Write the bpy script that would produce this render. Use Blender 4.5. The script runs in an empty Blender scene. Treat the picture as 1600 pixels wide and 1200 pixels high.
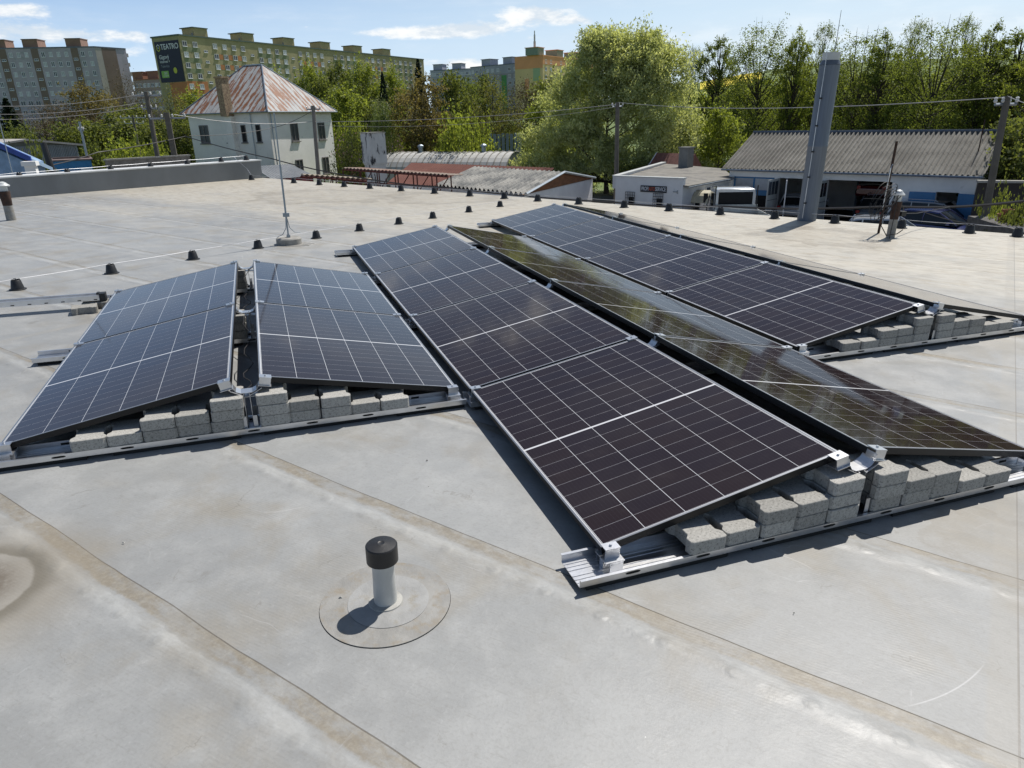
import bpy, math, random
import numpy as np
from mathutils import Vector, Matrix, Quaternion
random.seed(7); rng = np.random.default_rng(7)
R = math.radians; PI = math.pi
S = bpy.context.scene; COL = S.collection

# ------------------------------------------------------------------ camera
# solved from the panel grid; x runs along the mounting rails, y away from the camera, z = 0 is the roof
TILT = 0.1897; PITCH = 1.7534; RIDGE = 0.1489; VALLEY = 0.0688; VALLEY_A = 0.0671
CP = Vector((-1.0745, -1.9618, 1.6289)); YAW, DOWN, ROLL, FPX = 0.3467, 0.3690, -0.0004, 1072.34
fw = Vector((math.sin(YAW)*math.cos(DOWN), math.cos(YAW)*math.cos(DOWN), -math.sin(DOWN)))
rt = Vector((math.cos(YAW), -math.sin(YAW), 0)); up = rt.cross(fw)
rt, up = rt*math.cos(ROLL)+up*math.sin(ROLL), up*math.cos(ROLL)-rt*math.sin(ROLL)
# the roof drains sideways by a little over one degree: T turns the roof frame into the level world
g = (fw + rt*(68/FPX) - up*(2773/FPX)).normalized()
T = (-g).rotation_difference(Vector((0, 0, 1))).to_matrix().to_4x4()
cd = bpy.data.cameras.new('camera'); cam = bpy.data.objects.new('camera', cd); COL.objects.link(cam)
cd.sensor_width = 36; cd.lens = FPX/1600*36; cd.clip_end = 6000; cd.clip_start = 0.05
m3 = Matrix((rt, up, -fw)).transposed().to_4x4()
cam.matrix_world = T @ Matrix.Translation(CP) @ m3
S.camera = cam
Cw = T @ CP; fW = (T.to_3x3() @ fw); rW = (T.to_3x3() @ rt); uW = (T.to_3x3() @ up)

def ray(px, py): return fW + rW*((px-800)/FPX) - uW*((py-600)/FPX)
def rray(px, py): return fw + rt*((px-800)/FPX) - up*((py-600)/FPX)
def W(px, py, z):                       # level world point on the plane z
    d = ray(px, py); return Cw + d*((z-Cw.z)/d.z)
def WD(px, py, D):                      # level world point at horizontal distance D
    d = ray(px, py); return Cw + d*(D/math.hypot(d.x, d.y))
def RF(px, py, z=0.0):                  # point in the roof frame on plane z
    d = rray(px, py); return CP + d*((z-CP.z)/d.z)

# ------------------------------------------------------------------ light
SHADOW_AZ = R(212); SUN_EL = R(58)
sd = T.to_3x3() @ Vector((-math.cos(SHADOW_AZ)*math.cos(SUN_EL), -math.sin(SHADOW_AZ)*math.cos(SUN_EL), math.sin(SUN_EL)))
sl = bpy.data.lights.new('sun', 'SUN'); sl.energy = 5.0; sl.angle = R(0.53); sl.color = (1.0, 0.955, 0.89)
so = bpy.data.objects.new('sun', sl); COL.objects.link(so); so.rotation_euler = sd.to_track_quat('Z', 'Y').to_euler(); so.location = (20, 20, 40)
wd = bpy.data.worlds.new("World"); S.world = wd; wd.use_nodes = True
S.view_settings.view_transform = 'Standard'; S.view_settings.look = 'None'; S.view_settings.gamma = 1
S.view_settings.exposure = 0.08; S.view_settings.use_curve_mapping = False
SKY_STR = 0.066

class NT:                                # small node helper
    def __init__(s, tree): s.t = tree; s.n = tree.nodes; s.l = tree.links
    def new(s, ty, **kw):
        n = s.n.new(ty)
        for k, v in kw.items(): setattr(n, k, v)
        return n
    def put(s, sock, v):
        if isinstance(v, bpy.types.NodeSocket): s.l.new(v, sock)
        elif v is not None: sock.default_value = v
    def m(s, op, a, b=None, c=None, clamp=False):
        n = s.new('ShaderNodeMath', operation=op, use_clamp=clamp)
        for i, v in enumerate((a, b, c)):
            if v is not None: s.put(n.inputs[i], v)
        return n.outputs[0]
    def mix(s, f, a, b, blend='MIX'):
        n = s.new('ShaderNodeMix', data_type='RGBA', blend_type=blend)
        def c4(v): return v if isinstance(v, bpy.types.NodeSocket) else (*v[:3], 1)
        s.put(n.inputs[0], f); s.put(n.inputs[6], c4(a)); s.put(n.inputs[7], c4(b)); return n.outputs[2]
    def ss(s, v, a, b, lo=0.0, hi=1.0):
        n = s.new('ShaderNodeMapRange', interpolation_type='SMOOTHSTEP')
        s.put(n.inputs[0], v)
        for i, x in enumerate((a, b, lo, hi)): n.inputs[i+1].default_value = x
        return n.outputs[0]
    def noise(s, vec, scale, detail=4, rough=.55, dist=0):
        n = s.new('ShaderNodeTexNoise'); s.put(n.inputs['Vector'], vec)
        n.inputs['Scale'].default_value = scale; n.inputs['Detail'].default_value = detail
        n.inputs['Roughness'].default_value = rough; n.inputs['Distortion'].default_value = dist
        return n.outputs[0]
    def xyz(s, vec):
        n = s.new('ShaderNodeSeparateXYZ'); s.put(n.inputs[0], vec); return n.outputs
    def vec(s, x, y, z):
        n = s.new('ShaderNodeCombineXYZ'); s.put(n.inputs[0], x); s.put(n.inputs[1], y); s.put(n.inputs[2], z); return n.outputs[0]
    def vmul(s, v, k):
        n = s.new('ShaderNodeVectorMath', operation='MULTIPLY'); s.put(n.inputs[0], v); n.inputs[1].default_value = k; return n.outputs[0]

def build_sky():
    k = NT(wd.node_tree); k.n.clear()
    out = k.new('ShaderNodeOutputWorld'); bg = k.new('ShaderNodeBackground'); k.l.new(bg.outputs[0], out.inputs[0])
    sky = k.new('ShaderNodeTexSky', sky_type='NISHITA'); sky.sun_disc = False
    sky.sun_elevation = math.asin(sd.z); sky.sun_rotation = math.atan2(sd.x, sd.y)
    sky.air_density = 1.0; sky.dust_density = 0.5; sky.ozone_density = 1.5; sky.altitude = 300
    tc = k.new('ShaderNodeTexCoord'); x, y, z = k.xyz(tc.outputs['Generated'])
    az = k.m('ARCTAN2', x, y); el = k.m('ARCSINE', z)
    v = k.vec(az, k.m('MULTIPLY', el, 2.6), 0.0)
    n1 = k.noise(v, 16, 7, .62); n2 = k.noise(v, 60, 4, .6)
    tot = None
    for px, py, wx, wy, amp in [(25,14,42,10,.9),(95,54,80,12,.8),(-120,40,120,20,.8),(215,56,28,9,.55),(205,82,26,8,.5),(640,52,95,9,.85),(735,45,60,13,1.0),(838,22,50,15,1.15),(560,92,50,6,.6),(480,40,40,5,.5),(1010,60,40,5,.45),
                            (905,32,34,8,.8),(730,100,95,11,.9),(832,60,30,5,.5),(420,62,60,6,.45),(1100,-150,240,30,.5),(330,-200,260,40,.6),(1350,-330,300,50,.5),(700,-420,300,60,.6)]:
        d = ray(px, py).normalized(); a0 = math.atan2(d.x, d.y); e0 = math.asin(d.z)
        sx = wx/1100; sy = wy/1230
        dx = k.m('DIVIDE', k.m('SUBTRACT', az, a0), sx); dy = k.m('DIVIDE', k.m('SUBTRACT', el, e0), sy)
        gg = k.m('MULTIPLY', k.m('EXPONENT', k.m('MULTIPLY', k.m('ADD', k.m('MULTIPLY', dx, dx), k.m('MULTIPLY', dy, dy)), -1.0)), amp)
        tot = gg if tot is None else k.m('ADD', tot, gg)
    raw = k.m('ADD', tot, k.m('MULTIPLY', k.m('SUBTRACT', n1, .5), 1.9))
    raw = k.m('ADD', raw, k.m('MULTIPLY', k.m('SUBTRACT', n2, .5), .35))
    c = k.m('MULTIPLY', k.ss(raw, .35, .95), k.ss(tot, .12, .45))
    veil = k.m('MULTIPLY', k.ss(k.noise(k.vec(az, k.m('MULTIPLY', el, 9.0), 3.0), 2.2, 5, .6), .45, .8), .35)
    c2 = k.m('MAXIMUM', c, veil)
    shade = k.mix(k.ss(n1, .42, .62), (10.2, 11.4, 12.6), (15.0, 15.0, 14.8))
    sunside = k.ss(az, -.5, .9)
    hz = k.mix(sunside, k.mix(k.ss(el, .0, .22), (8.9, 11.7, 14.2), (3.7, 6.4, 11.2)), k.mix(k.ss(el, .0, .25), (11.2, 13.0, 14.3), (8.2, 11.0, 13.6)))
    hm = k.m('MULTIPLY', k.ss(el, .42, .10), k.ss(el, -.12, -.02))
    k.l.new(k.mix(k.m('MULTIPLY', c2, .9), k.mix(hm, sky.outputs[0], hz), shade), bg.inputs[0])
    bg.inputs[1].default_value = SKY_STR
build_sky()

# ------------------------------------------------------------------ mesh helpers
class MB:
    def __init__(s): s.v = []; s.f = []; s.mi = []
    def add(s, vs, fs, mi=0, M=None):
        o = len(s.v)
        s.v += [tuple(M @ Vector(p)) if M is not None else tuple(p) for p in vs]
        s.f += [tuple(i+o for i in f) for f in fs]; s.mi += [mi]*len(fs); return s
    def box(s, x0, x1, y0, y1, z0, z1, mi=0, M=None):
        vs = [(x, y, z) for z in (z0, z1) for y in (y0, y1) for x in (x0, x1)]
        return s.add(vs, [(0,2,3,1),(4,5,7,6),(0,1,5,4),(2,6,7,3),(0,4,6,2),(1,3,7,5)], mi, M)
    def prism(s, pts, z0, z1, mi=0, M=None, cap=True):     # pts: ccw outline
        n = len(pts); vs = [(p[0], p[1], z0) for p in pts]+[(p[0], p[1], z1) for p in pts]
        fs = [(i, (i+1) % n, n+(i+1) % n, n+i) for i in range(n)]
        if cap: fs += [tuple(range(n-1, -1, -1)), tuple(range(n, 2*n))]
        return s.add(vs, fs, mi, M)
    def lathe(s, prof, n=20, mi=0, M=None):                # prof: (r, z) from bottom to top
        vs = []; fs = []
        for r, z in prof:
            for i in range(n): a = 2*PI*i/n; vs.append((r*math.cos(a), r*math.sin(a), z))
        for j in range(len(prof)-1):
            for i in range(n): a, b = j*n+i, j*n+(i+1) % n; fs.append((a, b, b+n, a+n))
        fs.append(tuple(range(n-1, -1, -1))); fs.append(tuple(range((len(prof)-1)*n, len(prof)*n)))
        return s.add(vs, fs, mi, M)
    def tube(s, pts, r, n=6, mi=0):
        pts = [Vector(p) for p in pts]; rs = r if hasattr(r, '__len__') else [r]*len(pts); vs = []; fs = []
        for i, p in enumerate(pts):
            d = (pts[min(i+1, len(pts)-1)]-pts[max(i-1, 0)]).normalized()
            a = d.orthogonal().normalized() if abs(d.z) > .9 else d.cross(Vector((0,0,1))).normalized(); b = d.cross(a)
            for j in range(n): t = 2*PI*j/n; vs.append(p+(a*math.cos(t)+b*math.sin(t))*rs[i])
        for i in range(len(pts)-1):
            for j in range(n): q, w = i*n+j, i*n+(j+1) % n; fs.append((q, w, w+n, q+n))
        fs.append(tuple(range(n-1, -1, -1))); fs.append(tuple(range((len(pts)-1)*n, len(pts)*n)))
        return s.add(vs, fs, mi)
    def mesh(s, name, mats, smooth=False):
        me = bpy.data.meshes.new(name); me.from_pydata([tuple(v) for v in s.v], [], s.f)
        for mm in (mats if isinstance(mats, (list, tuple)) else [mats]): me.materials.append(mm)
        me.polygons.foreach_set('material_index', s.mi)
        if smooth:
            me.polygons.foreach_set('use_smooth', [True]*len(s.f))
            try: me.set_sharp_from_angle(angle=R(smooth if smooth is not True else 40))
            except Exception: pass
        me.update(); return me
    def build(s, name, mats, parent=None, smooth=False, loc=None, rot=None):
        return obj(name, s.mesh(name, mats, smooth), parent, loc, rot)
def obj(name, me, parent=None, loc=None, rot=None):
    o = bpy.data.objects.new(name, me); COL.objects.link(o)
    if parent is not None: o.parent = parent
    if loc is not None: o.location = loc
    if rot is not None: o.rotation_euler = rot
    return o
ROOFED = []
def tag(o, label=None, cat=None, group=None, kind=None, roof=False):
    if label: o['label'] = label
    if cat: o['category'] = cat
    if group: o['group'] = group
    if kind: o['kind'] = kind
    if roof: ROOFED.append(o)
    return o
def empty(name, loc=(0,0,0), rz=0.0):
    o = bpy.data.objects.new(name, None); COL.objects.link(o); o.location = loc; o.rotation_euler = (0,0,rz); o.empty_display_size = .1; return o
def copy_tree(o, parent=None):
    c = o.copy(); COL.objects.link(c)
    if parent is not None: c.parent = parent
    for ch in list(o.children): copy_tree(ch, c)
    return c

# ------------------------------------------------------------------ materials
def pm(name, col, rough=.7, metal=0.0, var=.18, scale=4.0, col2=None, f2=(.5,.75), bump=0.0, bscale=40, spec=.5, stretch=None, objrand=0.0, coat=0):
    m = bpy.data.materials.new(name); m.use_nodes = True; k = NT(m.node_tree); b = k.n['Principled BSDF']
    tc = k.new('ShaderNodeTexCoord'); v = tc.outputs['Object']
    if stretch: v = k.vmul(v, stretch)
    c = tuple(col)
    n = k.noise(v, scale, 5, .6)
    lo = tuple(x*(1-var) for x in c); hi = tuple(min(1, x*(1+var)) for x in c)
    cc = k.mix(k.ss(n, .3, .7), lo, hi)
    if col2 is not None:
        n2 = k.noise(v, scale*1.7, 6, .65); cc = k.mix(k.ss(n2, *f2), cc, col2)
    if objrand:
        oi = k.new('ShaderNodeObjectInfo'); f = k.m('ADD', k.m('MULTIPLY', oi.outputs['Random'], 2*objrand), 1-objrand)
        cc = k.mix(1.0, cc, k.vec(f, f, f), 'MULTIPLY')
    k.l.new(cc, b.inputs['Base Color']); b.inputs['Roughness'].default_value = rough; b.inputs['Metallic'].default_value = metal
    b.inputs['Specular IOR Level'].default_value = spec; b.inputs['Coat Weight'].default_value = coat
    if bump:
        bn = k.new('ShaderNodeBump'); bn.inputs['Strength'].default_value = bump; bn.inputs['Distance'].default_value = .01
        k.l.new(k.noise(v, bscale, 6, .65), bn.inputs['Height']); k.l.new(bn.outputs[0], b.inputs['Normal'])
    return m

def membrane_mat():
    m = bpy.data.materials.new('roof_membrane'); m.use_nodes = True; k = NT(m.node_tree); b = k.n['Principled BSDF']
    tc = k.new('ShaderNodeTexCoord'); P = tc.outputs['Object']; x, y, z = k.xyz(P)
    nn = k.m('ADD', k.m('MULTIPLY', x, .81), k.m('MULTIPLY', y, .586))       # across the sheets
    dd = k.m('SUBTRACT', k.m('MULTIPLY', x, .586), k.m('MULTIPLY', y, .81))  # along the sheets
    w1 = k.noise(P, .9, 3); nw = k.m('ADD', nn, k.m('MULTIPLY', k.m('SUBTRACT', w1, .5), .05))
    Q = k.vec(nn, k.m('MULTIPLY', dd, .35), 0.0)
    big = k.noise(Q, .8, 5, .6); mid = k.noise(P, 4.0, 6, .62, .3); fine = k.noise(P, 90, 4, .6); blot = k.noise(P, 1.7, 6, .6, .4)
    c = k.mix(k.ss(big, .35, .65), (.248,.252,.249), (.295,.301,.298))
    c = k.mix(k.m('MULTIPLY', k.ss(mid, .40, .72), .42), c, (.385,.39,.385))
    c = k.mix(k.m('MULTIPLY', k.ss(blot, .48, .72), .7), c, (.245,.222,.180))
    c = k.mix(k.m('MULTIPLY', k.ss(fine, .45, .75), .35), c, (.20,.20,.198))
    gr = k.noise(P, 34, 7, .75, .2); c = k.mix(k.m('MULTIPLY', k.ss(gr, .50, .72), .42), c, (.215,.21,.195)); c = k.mix(k.m('MULTIPLY', k.ss(gr, .44, .26), .35), c, (.43,.435,.43))
    a1 = k.m('ADD', k.m('MULTIPLY', x, .73), k.m('MULTIPLY', y, .68)); a2 = k.m('SUBTRACT', k.m('MULTIPLY', y, .73), k.m('MULTIPLY', x, .68))
    st = k.noise(k.vec(k.m('MULTIPLY', a1, 130), k.m('MULTIPLY', a2, 13), 0.0), 1.0, 4, .7); c = k.mix(k.m('MULTIPLY', k.ss(st, .52, .74), .40), c, (.20,.198,.185))
    vo = k.new('ShaderNodeTexVoronoi', feature='DISTANCE_TO_EDGE'); k.put(vo.inputs['Vector'], k.vec(k.m('ADD', x, k.m('MULTIPLY', mid, .5)), k.m('ADD', y, k.m('MULTIPLY', blot, .6)), 0.0)); vo.inputs['Scale'].default_value = 3.1
    cr = k.m('MULTIPLY', k.ss(vo.outputs[0], .014, .002), k.ss(k.noise(P, 3.3, 3), .56, .64)); c = k.mix(k.m('MULTIPLY', cr, .45), c, (.17,.16,.14))
    vs_ = k.new('ShaderNodeTexVoronoi'); k.put(vs_.inputs['Vector'], P); vs_.inputs['Scale'].default_value = 9.0; vr = k.xyz(vs_.outputs['Color'])
    spk = k.m('MULTIPLY', k.m('LESS_THAN', vs_.outputs['Distance'], k.m('MULTIPLY', vr[1], .045)), k.m('GREATER_THAN', vr[0], .72)); c = k.mix(k.m('MULTIPLY', spk, .8), c, k.mix(k.m('GREATER_THAN', vr[2], .75), (.05,.045,.04), (.6,.6,.58)))
    w_s = k.new('ShaderNodeTexVoronoi', feature='DISTANCE_TO_EDGE'); k.put(w_s.inputs['Vector'], k.vec(k.m('MULTIPLY', a2, .8), k.m('ADD', k.m('MULTIPLY', a1, 3.2), k.m('MULTIPLY', big, 2.0)), 5.0)); w_s.inputs['Scale'].default_value = 1.7
    c = k.mix(k.m('MULTIPLY', k.m('MULTIPLY', k.ss(w_s.outputs[0], .008, .001), k.ss(k.noise(P, 1.9, 3), .57, .66)), .20), c, (.55,.55,.55))
    # sheet seams: repeat across, dirt lies on the lower side of each lap
    u = k.m('DIVIDE', k.m('ADD', nw, 1.045), .95); fr = k.m('FRACT', u)
    fr = k.m('MULTIPLY', fr, .95)
    dirtn = k.noise(k.vec(k.m('MULTIPLY', nn, 3), dd, 0.0), 3.2, 6, .7)
    wob = k.m('ADD', k.m('MULTIPLY', k.m('SUBTRACT', k.noise(P, 6, 5, .7), .5), .05), k.m('MULTIPLY', k.m('SUBTRACT', k.noise(P, 38, 5, .7), .5), .022))
    fw_ = k.m('ADD', fr, wob)
    fw_ = k.m('SUBTRACT', fw_, k.m('MULTIPLY', k.ss(dd, -1.5, -4.5), .038)); band = k.ss(fw_, .872, .888)
    dirt = k.m('MULTIPLY', band, k.ss(dirtn, .36, .62, .12, .85))
    c = k.mix(dirt, c, k.mix(k.ss(gr, .35, .6), (.265,.235,.18), (.185,.155,.11)))
    wide = k.m('MULTIPLY', k.ss(fw_, .70, .9), k.m('MULTIPLY', k.ss(dirtn, .45, .8), .55))
    c = k.mix(wide, c, (.27,.245,.20))
    lite = k.m('MULTIPLY', k.m('MULTIPLY', k.ss(fw_, .78, .83), k.ss(fw_, .872, .862)), k.ss(dirtn, .62, .35, 0.0, .4))
    c = k.mix(lite, c, (.44,.445,.43))
    line = k.m('LESS_THAN', k.m('ABSOLUTE', k.m('SUBTRACT', fr, .9485)), .0022)
    line2 = k.m('LESS_THAN', fr, .0014)
    c = k.mix(k.m('MULTIPLY', k.m('MAXIMUM', line, line2), .75), c, (.10,.09,.075))
    far = k.m('MULTIPLY', k.ss(k.m('ADD', nn, k.m('MULTIPLY', k.m('SUBTRACT', big, .5), 8.0)), 3.5, 8.5), .8)
    c = k.mix(far, c, k.mix(k.ss(dirtn, .42, .72), (.47,.435,.36), (.31,.265,.195)))
    # fixing plates under the lap: faint rings
    fd = k.m('SUBTRACT', k.m('FRACT', k.m('DIVIDE', dd, .235)), .5); fd = k.m('MULTIPLY', fd, .235)
    fn = k.m('SUBTRACT', fr, .825)
    rr = k.m('SQRT', k.m('ADD', k.m('MULTIPLY', fd, fd), k.m('MULTIPLY', fn, fn)))
    ring = k.m('MULTIPLY', k.ss(rr, .026, .016), k.ss(k.noise(P, 25, 3), .3, .6))
    c = k.mix(k.m('MULTIPLY', ring, .45), c, (.25,.25,.24))
    # cross lap near the right edge of the picture
    for d0, a in ((1.328, .7), (-5.2, .5), (-11.4, .5), (5.6, .6)):
        e = k.m('SUBTRACT', dd, d0)
        c = k.mix(k.m('MULTIPLY', k.m('LESS_THAN', k.m('ABSOLUTE', e), .003), a), c, (.12,.11,.10))
        c = k.mix(k.m('MULTIPLY', k.m('MULTIPLY', k.ss(e, -.09, -.07), k.ss(e, .005, 0.0)), .3), c, (.30,.28,.24))
    # dried puddles with a dark rim
    for (cx, cy, rad, amt) in ((2.9, 13.3, 2.6, .45), (6.8, 6.2, 1.7, .5), (1.6, -.35, .5, .25), (5.0, 1.6, .9, .3), (-5.2, 9.0, 1.5, .25), (.5, 14.5, 3.0, .4)):
        ex = k.m('SUBTRACT', x, cx); ey = k.m('SUBTRACT', y, cy)
        r_ = k.m('SQRT', k.m('ADD', k.m('MULTIPLY', ex, ex), k.m('MULTIPLY', ey, ey)))
        r_ = k.m('ADD', r_, k.m('MULTIPLY', k.m('SUBTRACT', k.noise(P, 2.2/rad, 5, .65), .5), rad*1.1))
        inside = k.ss(r_, rad, rad*.35)
        rim = k.m('MULTIPLY', k.ss(r_, rad*.55, rad*.5), k.ss(r_, rad*.30, rad*.47))
        c = k.mix(k.m('MULTIPLY', inside, amt*.55), c, (.25,.215,.16))
        c = k.mix(k.m('MULTIPLY', rim, amt*.8), c, (.17,.145,.11))
    # the brown ring at the left picture edge, with a sharp inner rim
    ex = k.m('SUBTRACT', x, -2.31); ey = k.m('SUBTRACT', y, .68); r_ = k.m('SQRT', k.m('ADD', k.m('MULTIPLY', ex, ex), k.m('MULTIPLY', ey, ey)))
    r_ = k.m('ADD', r_, k.m('MULTIPLY', k.m('SUBTRACT', k.noise(P, 4, 4, .6), .5), .07))
    c = k.mix(k.m('MULTIPLY', k.ss(r_, .62, .30), .55), c, (.25,.215,.16)); c = k.mix(k.m('MULTIPLY', k.m('MULTIPLY', k.ss(r_, .36, .275), k.ss(r_, .252, .268)), .75), c, (.13,.115,.085))
    c = k.mix(k.m('MULTIPLY', k.m('MULTIPLY', k.ss(r_, .25, .13), k.ss(gr, .30, .58, .35, 1.0)), .8), c, (.115,.092,.066))
    # one long curved scratch at the lower right
    q1, q2, q3 = RF(1420, 1103), RF(1490, 1078), RF(1552, 1010); A_ = q2-q1; B_ = q3-q1; dd_ = 2*(A_.x*B_.y-A_.y*B_.x)
    ux = q1.x+(B_.y*A_.length_squared-A_.y*B_.length_squared)/dd_; uy = q1.y+(A_.x*B_.length_squared-B_.x*A_.length_squared)/dd_; rad = math.hypot(q1.x-ux, q1.y-uy)
    ex = k.m('SUBTRACT', x, ux); ey = k.m('SUBTRACT', y, uy); r_ = k.m('ABSOLUTE', k.m('SUBTRACT', k.m('SQRT', k.m('ADD', k.m('MULTIPLY', ex, ex), k.m('MULTIPLY', ey, ey))), rad))
    near = k.m('ADD', k.m('MULTIPLY', k.m('SUBTRACT', x, q2.x), k.m('SUBTRACT', x, q2.x)), k.m('MULTIPLY', k.m('SUBTRACT', y, q2.y), k.m('SUBTRACT', y, q2.y)))
    c = k.mix(k.m('MULTIPLY', k.m('MULTIPLY', k.ss(r_, .0035, .0008), k.ss(near, .045, .012)), .32), c, (.62,.62,.63))
    # scuffs
    sc = k.noise(k.vec(k.m('MULTIPLY', k.m('ADD', x, k.m('MULTIPLY', y, .7)), 1.0), k.m('MULTIPLY', k.m('SUBTRACT', y, x), 9.0), 0.0), 2.6, 4, .75, .8)
    c = k.mix(k.m('MULTIPLY', k.m('MULTIPLY', k.ss(sc, .60, .72), k.ss(blot, .5, .35)), .30), c, (.47,.475,.475))
    k.l.new(c, b.inputs['Base Color'])
    k.put(b.inputs['Roughness'], k.ss(mid, .3, .7, .42, .58)); b.inputs['Specular IOR Level'].default_value = .45
    rib = k.m('MULTIPLY', k.m('SINE', k.m('MULTIPLY', k.m('ADD', k.m('MULTIPLY', x, .97), k.m('MULTIPLY', y, .9)), 2*PI/.017)), k.m('MULTIPLY', k.ss(blot, .35, .65), .00009))
    h = k.m('ADD', k.m('MULTIPLY', k.noise(P, 2.2, 4, .5), .012), k.m('MULTIPLY', fine, .0006)); h = k.m('ADD', h, rib)
    h = k.m('ADD', h, k.m('MULTIPLY', k.ss(fr, .9455, .9505), -.004)); h = k.m('ADD', h, k.m('MULTIPLY', k.ss(rr, .035, .01), .0025))
    h = k.m('ADD', h, k.m('MULTIPLY', k.ss(k.m('ABSOLUTE', fn), .06, 0.0), k.m('MULTIPLY', k.noise(P, 9, 3), .008)))
    bn = k.new('ShaderNodeBump'); bn.inputs['Strength'].default_value = .8; bn.inputs['Distance'].default_value = 1.0
    k.l.new(h, bn.inputs['Height']); k.l.new(bn.outputs[0], b.inputs['Normal'])
    return m

PL, PW = 1.730, 1.134
def cell_mat():
    m = bpy.data.materials.new('solar_glass'); m.use_nodes = True; k = NT(m.node_tree); b = k.n['Principled BSDF']
    tc = k.new('ShaderNodeTexCoord'); x, y, z = k.xyz(tc.outputs['Object'])
    mg = .017
    cw = (PW-2*mg)/6; half = PL/2; ch = (half-.0065-mg)/9
    ix = k.m('SUBTRACT', x, mg); fx = k.m('MULTIPLY', k.m('FRACT', k.m('DIVIDE', ix, cw)), cw)
    gx = k.m('MAXIMUM', k.m('LESS_THAN', fx, .0011), k.m('GREATER_THAN', fx, cw-.0011))
    yc = k.m('ABSOLUTE', k.m('SUBTRACT', y, half)); iy = k.m('SUBTRACT', yc, .0065)
    fy = k.m('MULTIPLY', k.m('FRACT', k.m('DIVIDE', iy, ch)), ch)
    gy = k.m('MAXIMUM', k.m('LESS_THAN', fy, .0007), k.m('GREATER_THAN', fy, ch-.0007))
    mid = k.m('LESS_THAN', yc, .0062)
    border = k.m('MAXIMUM', k.m('MAXIMUM', k.m('LESS_THAN', x, mg-.003), k.m('GREATER_THAN', x, PW-mg+.003)), k.m('GREATER_THAN', yc, half-mg+.003))
    white = k.m('MAXIMUM', k.m('MAXIMUM', gx, mid), border)
    bus = k.m('MULTIPLY', k.m('FRACT', k.m('DIVIDE', fx, cw/10)), cw/10)
    busm = k.m('LESS_THAN', bus, .0006)
    oi = k.new('ShaderNodeObjectInfo'); rd = oi.outputs['Random']
    tone = k.m('ADD', k.m('MULTIPLY', k.m('FLOOR', k.m('DIVIDE', ix, cw)), 3.7), k.m('MULTIPLY', k.m('FLOOR', k.m('DIVIDE', k.m('SUBTRACT', y, half), ch)), 1.3))
    wn = k.new('ShaderNodeTexWhiteNoise', noise_dimensions='1D'); k.put(wn.inputs['W'], k.m('ADD', tone, k.m('MULTIPLY', rd, 50)))
    ca = k.mix(rd, (.024,.0130,.0110), (.018,.0115,.0130))
    ca = k.mix(k.m('MULTIPLY', wn.outputs[0], .5), ca, (.015,.012,.018))
    c = k.mix(k.m('MULTIPLY', busm, .22), ca, (.10,.10,.12)); c = k.mix(k.m('MULTIPLY', gy, .62), c, (.50,.50,.53))
    c = k.mix(white, c, (.58,.59,.61))
    dust = k.noise(tc.outputs['Object'], 5, 6, .65)
    c = k.mix(k.ss(dust, .5, .85, 0.008, .035), c, (.45,.40,.36))
    k.l.new(c, b.inputs['Base Color']); b.inputs['IOR'].default_value = 1.33
    k.put(b.inputs['Roughness'], k.ss(dust, .3, .8, .045, .09))
    b.inputs['Specular IOR Level'].default_value = .5
    return m

M = {}
M['membrane'] = membrane_mat()
M['parapet'] = pm('grey_flashing', (.17,.18,.19), .55, var=.12, scale=1.2, stretch=(1,1,.4), bump=.2, bscale=6)
M['parapet_top'] = pm('pale_flashing', (.60,.61,.61), .5, var=.12, scale=2)
M['cells'] = cell_mat()
M['frame_black'] = pm('black_anodised_frame', (.008,.008,.009), .42, .3, var=.1)
M['frame_lip'] = pm('frame_lip', (.36,.37,.39), .34, .85, var=.06, scale=8)
M['backsheet'] = pm('backsheet', (.03,.03,.032), .7)
M['alu'] = pm('mill_aluminium', (.66,.67,.69), .33, .92, var=.08, scale=10, bump=.08, bscale=30)
M['alu_dull'] = pm('galvanised_plate', (.50,.51,.53), .42, .85, var=.14, scale=12)
M['rubber'] = pm('black_rubber', (.012,.012,.012), .85)
M['slot'] = pm('dark_slot', (.008,.008,.009), .9)
M['plastic'] = pm('black_plastic', (.016,.017,.019), .5, var=.2, scale=25, bump=.15, bscale=60)
M['concrete'] = pm('paver_concrete', (.345,.338,.315), .93, var=.14, scale=80, col2=(.13,.128,.12), f2=(.53,.66), bump=.2, bscale=300, spec=.25, objrand=.2)
M['pipe'] = pm('grey_pvc', (.50,.50,.48), .42, var=.1, scale=10, col2=(.08,.075,.06), f2=(.70,.74))
M['patch'] = pm('membrane_patch', (.255,.25,.235), .55, var=.14, scale=9, col2=(.235,.205,.16), f2=(.48,.7), bump=.3, bscale=25)
M['patch_in'] = pm('membrane_collar', (.275,.276,.27), .55, var=.14, scale=9, col2=(.245,.225,.185), f2=(.5,.75), bump=.3, bscale=25)
M['seal'] = pm('seal_ring', (.33,.325,.30), .5, var=.15, scale=30)
M['wire'] = pm('aluminium_wire', (.62,.63,.65), .4, .6)
M['cable'] = pm('black_cable', (.02,.02,.022), .6)
M['galv'] = pm('galvanised_tube', (.30,.34,.38), .45, .8, var=.1)
M['chimney'] = pm('chimney_cladding', (.135,.160,.20), .5, .15, var=.10, scale=14, stretch=(3,3,.12), bump=.05, bscale=12)
M['chimney_dark'] = pm('chimney_collar', (.13,.15,.18), .5, .3)
M['rust'] = pm('rust', (.052,.028,.020), .9, var=.35, scale=14, col2=(.03,.022,.02), f2=(.5,.7))
M['white_cap'] = pm('grey_white_cowl', (.50,.52,.52), .45, var=.1)
M['base_conc'] = pm('concrete_foot', (.30,.29,.265), .9, var=.2, scale=14, bump=.4, bscale=80)

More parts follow.
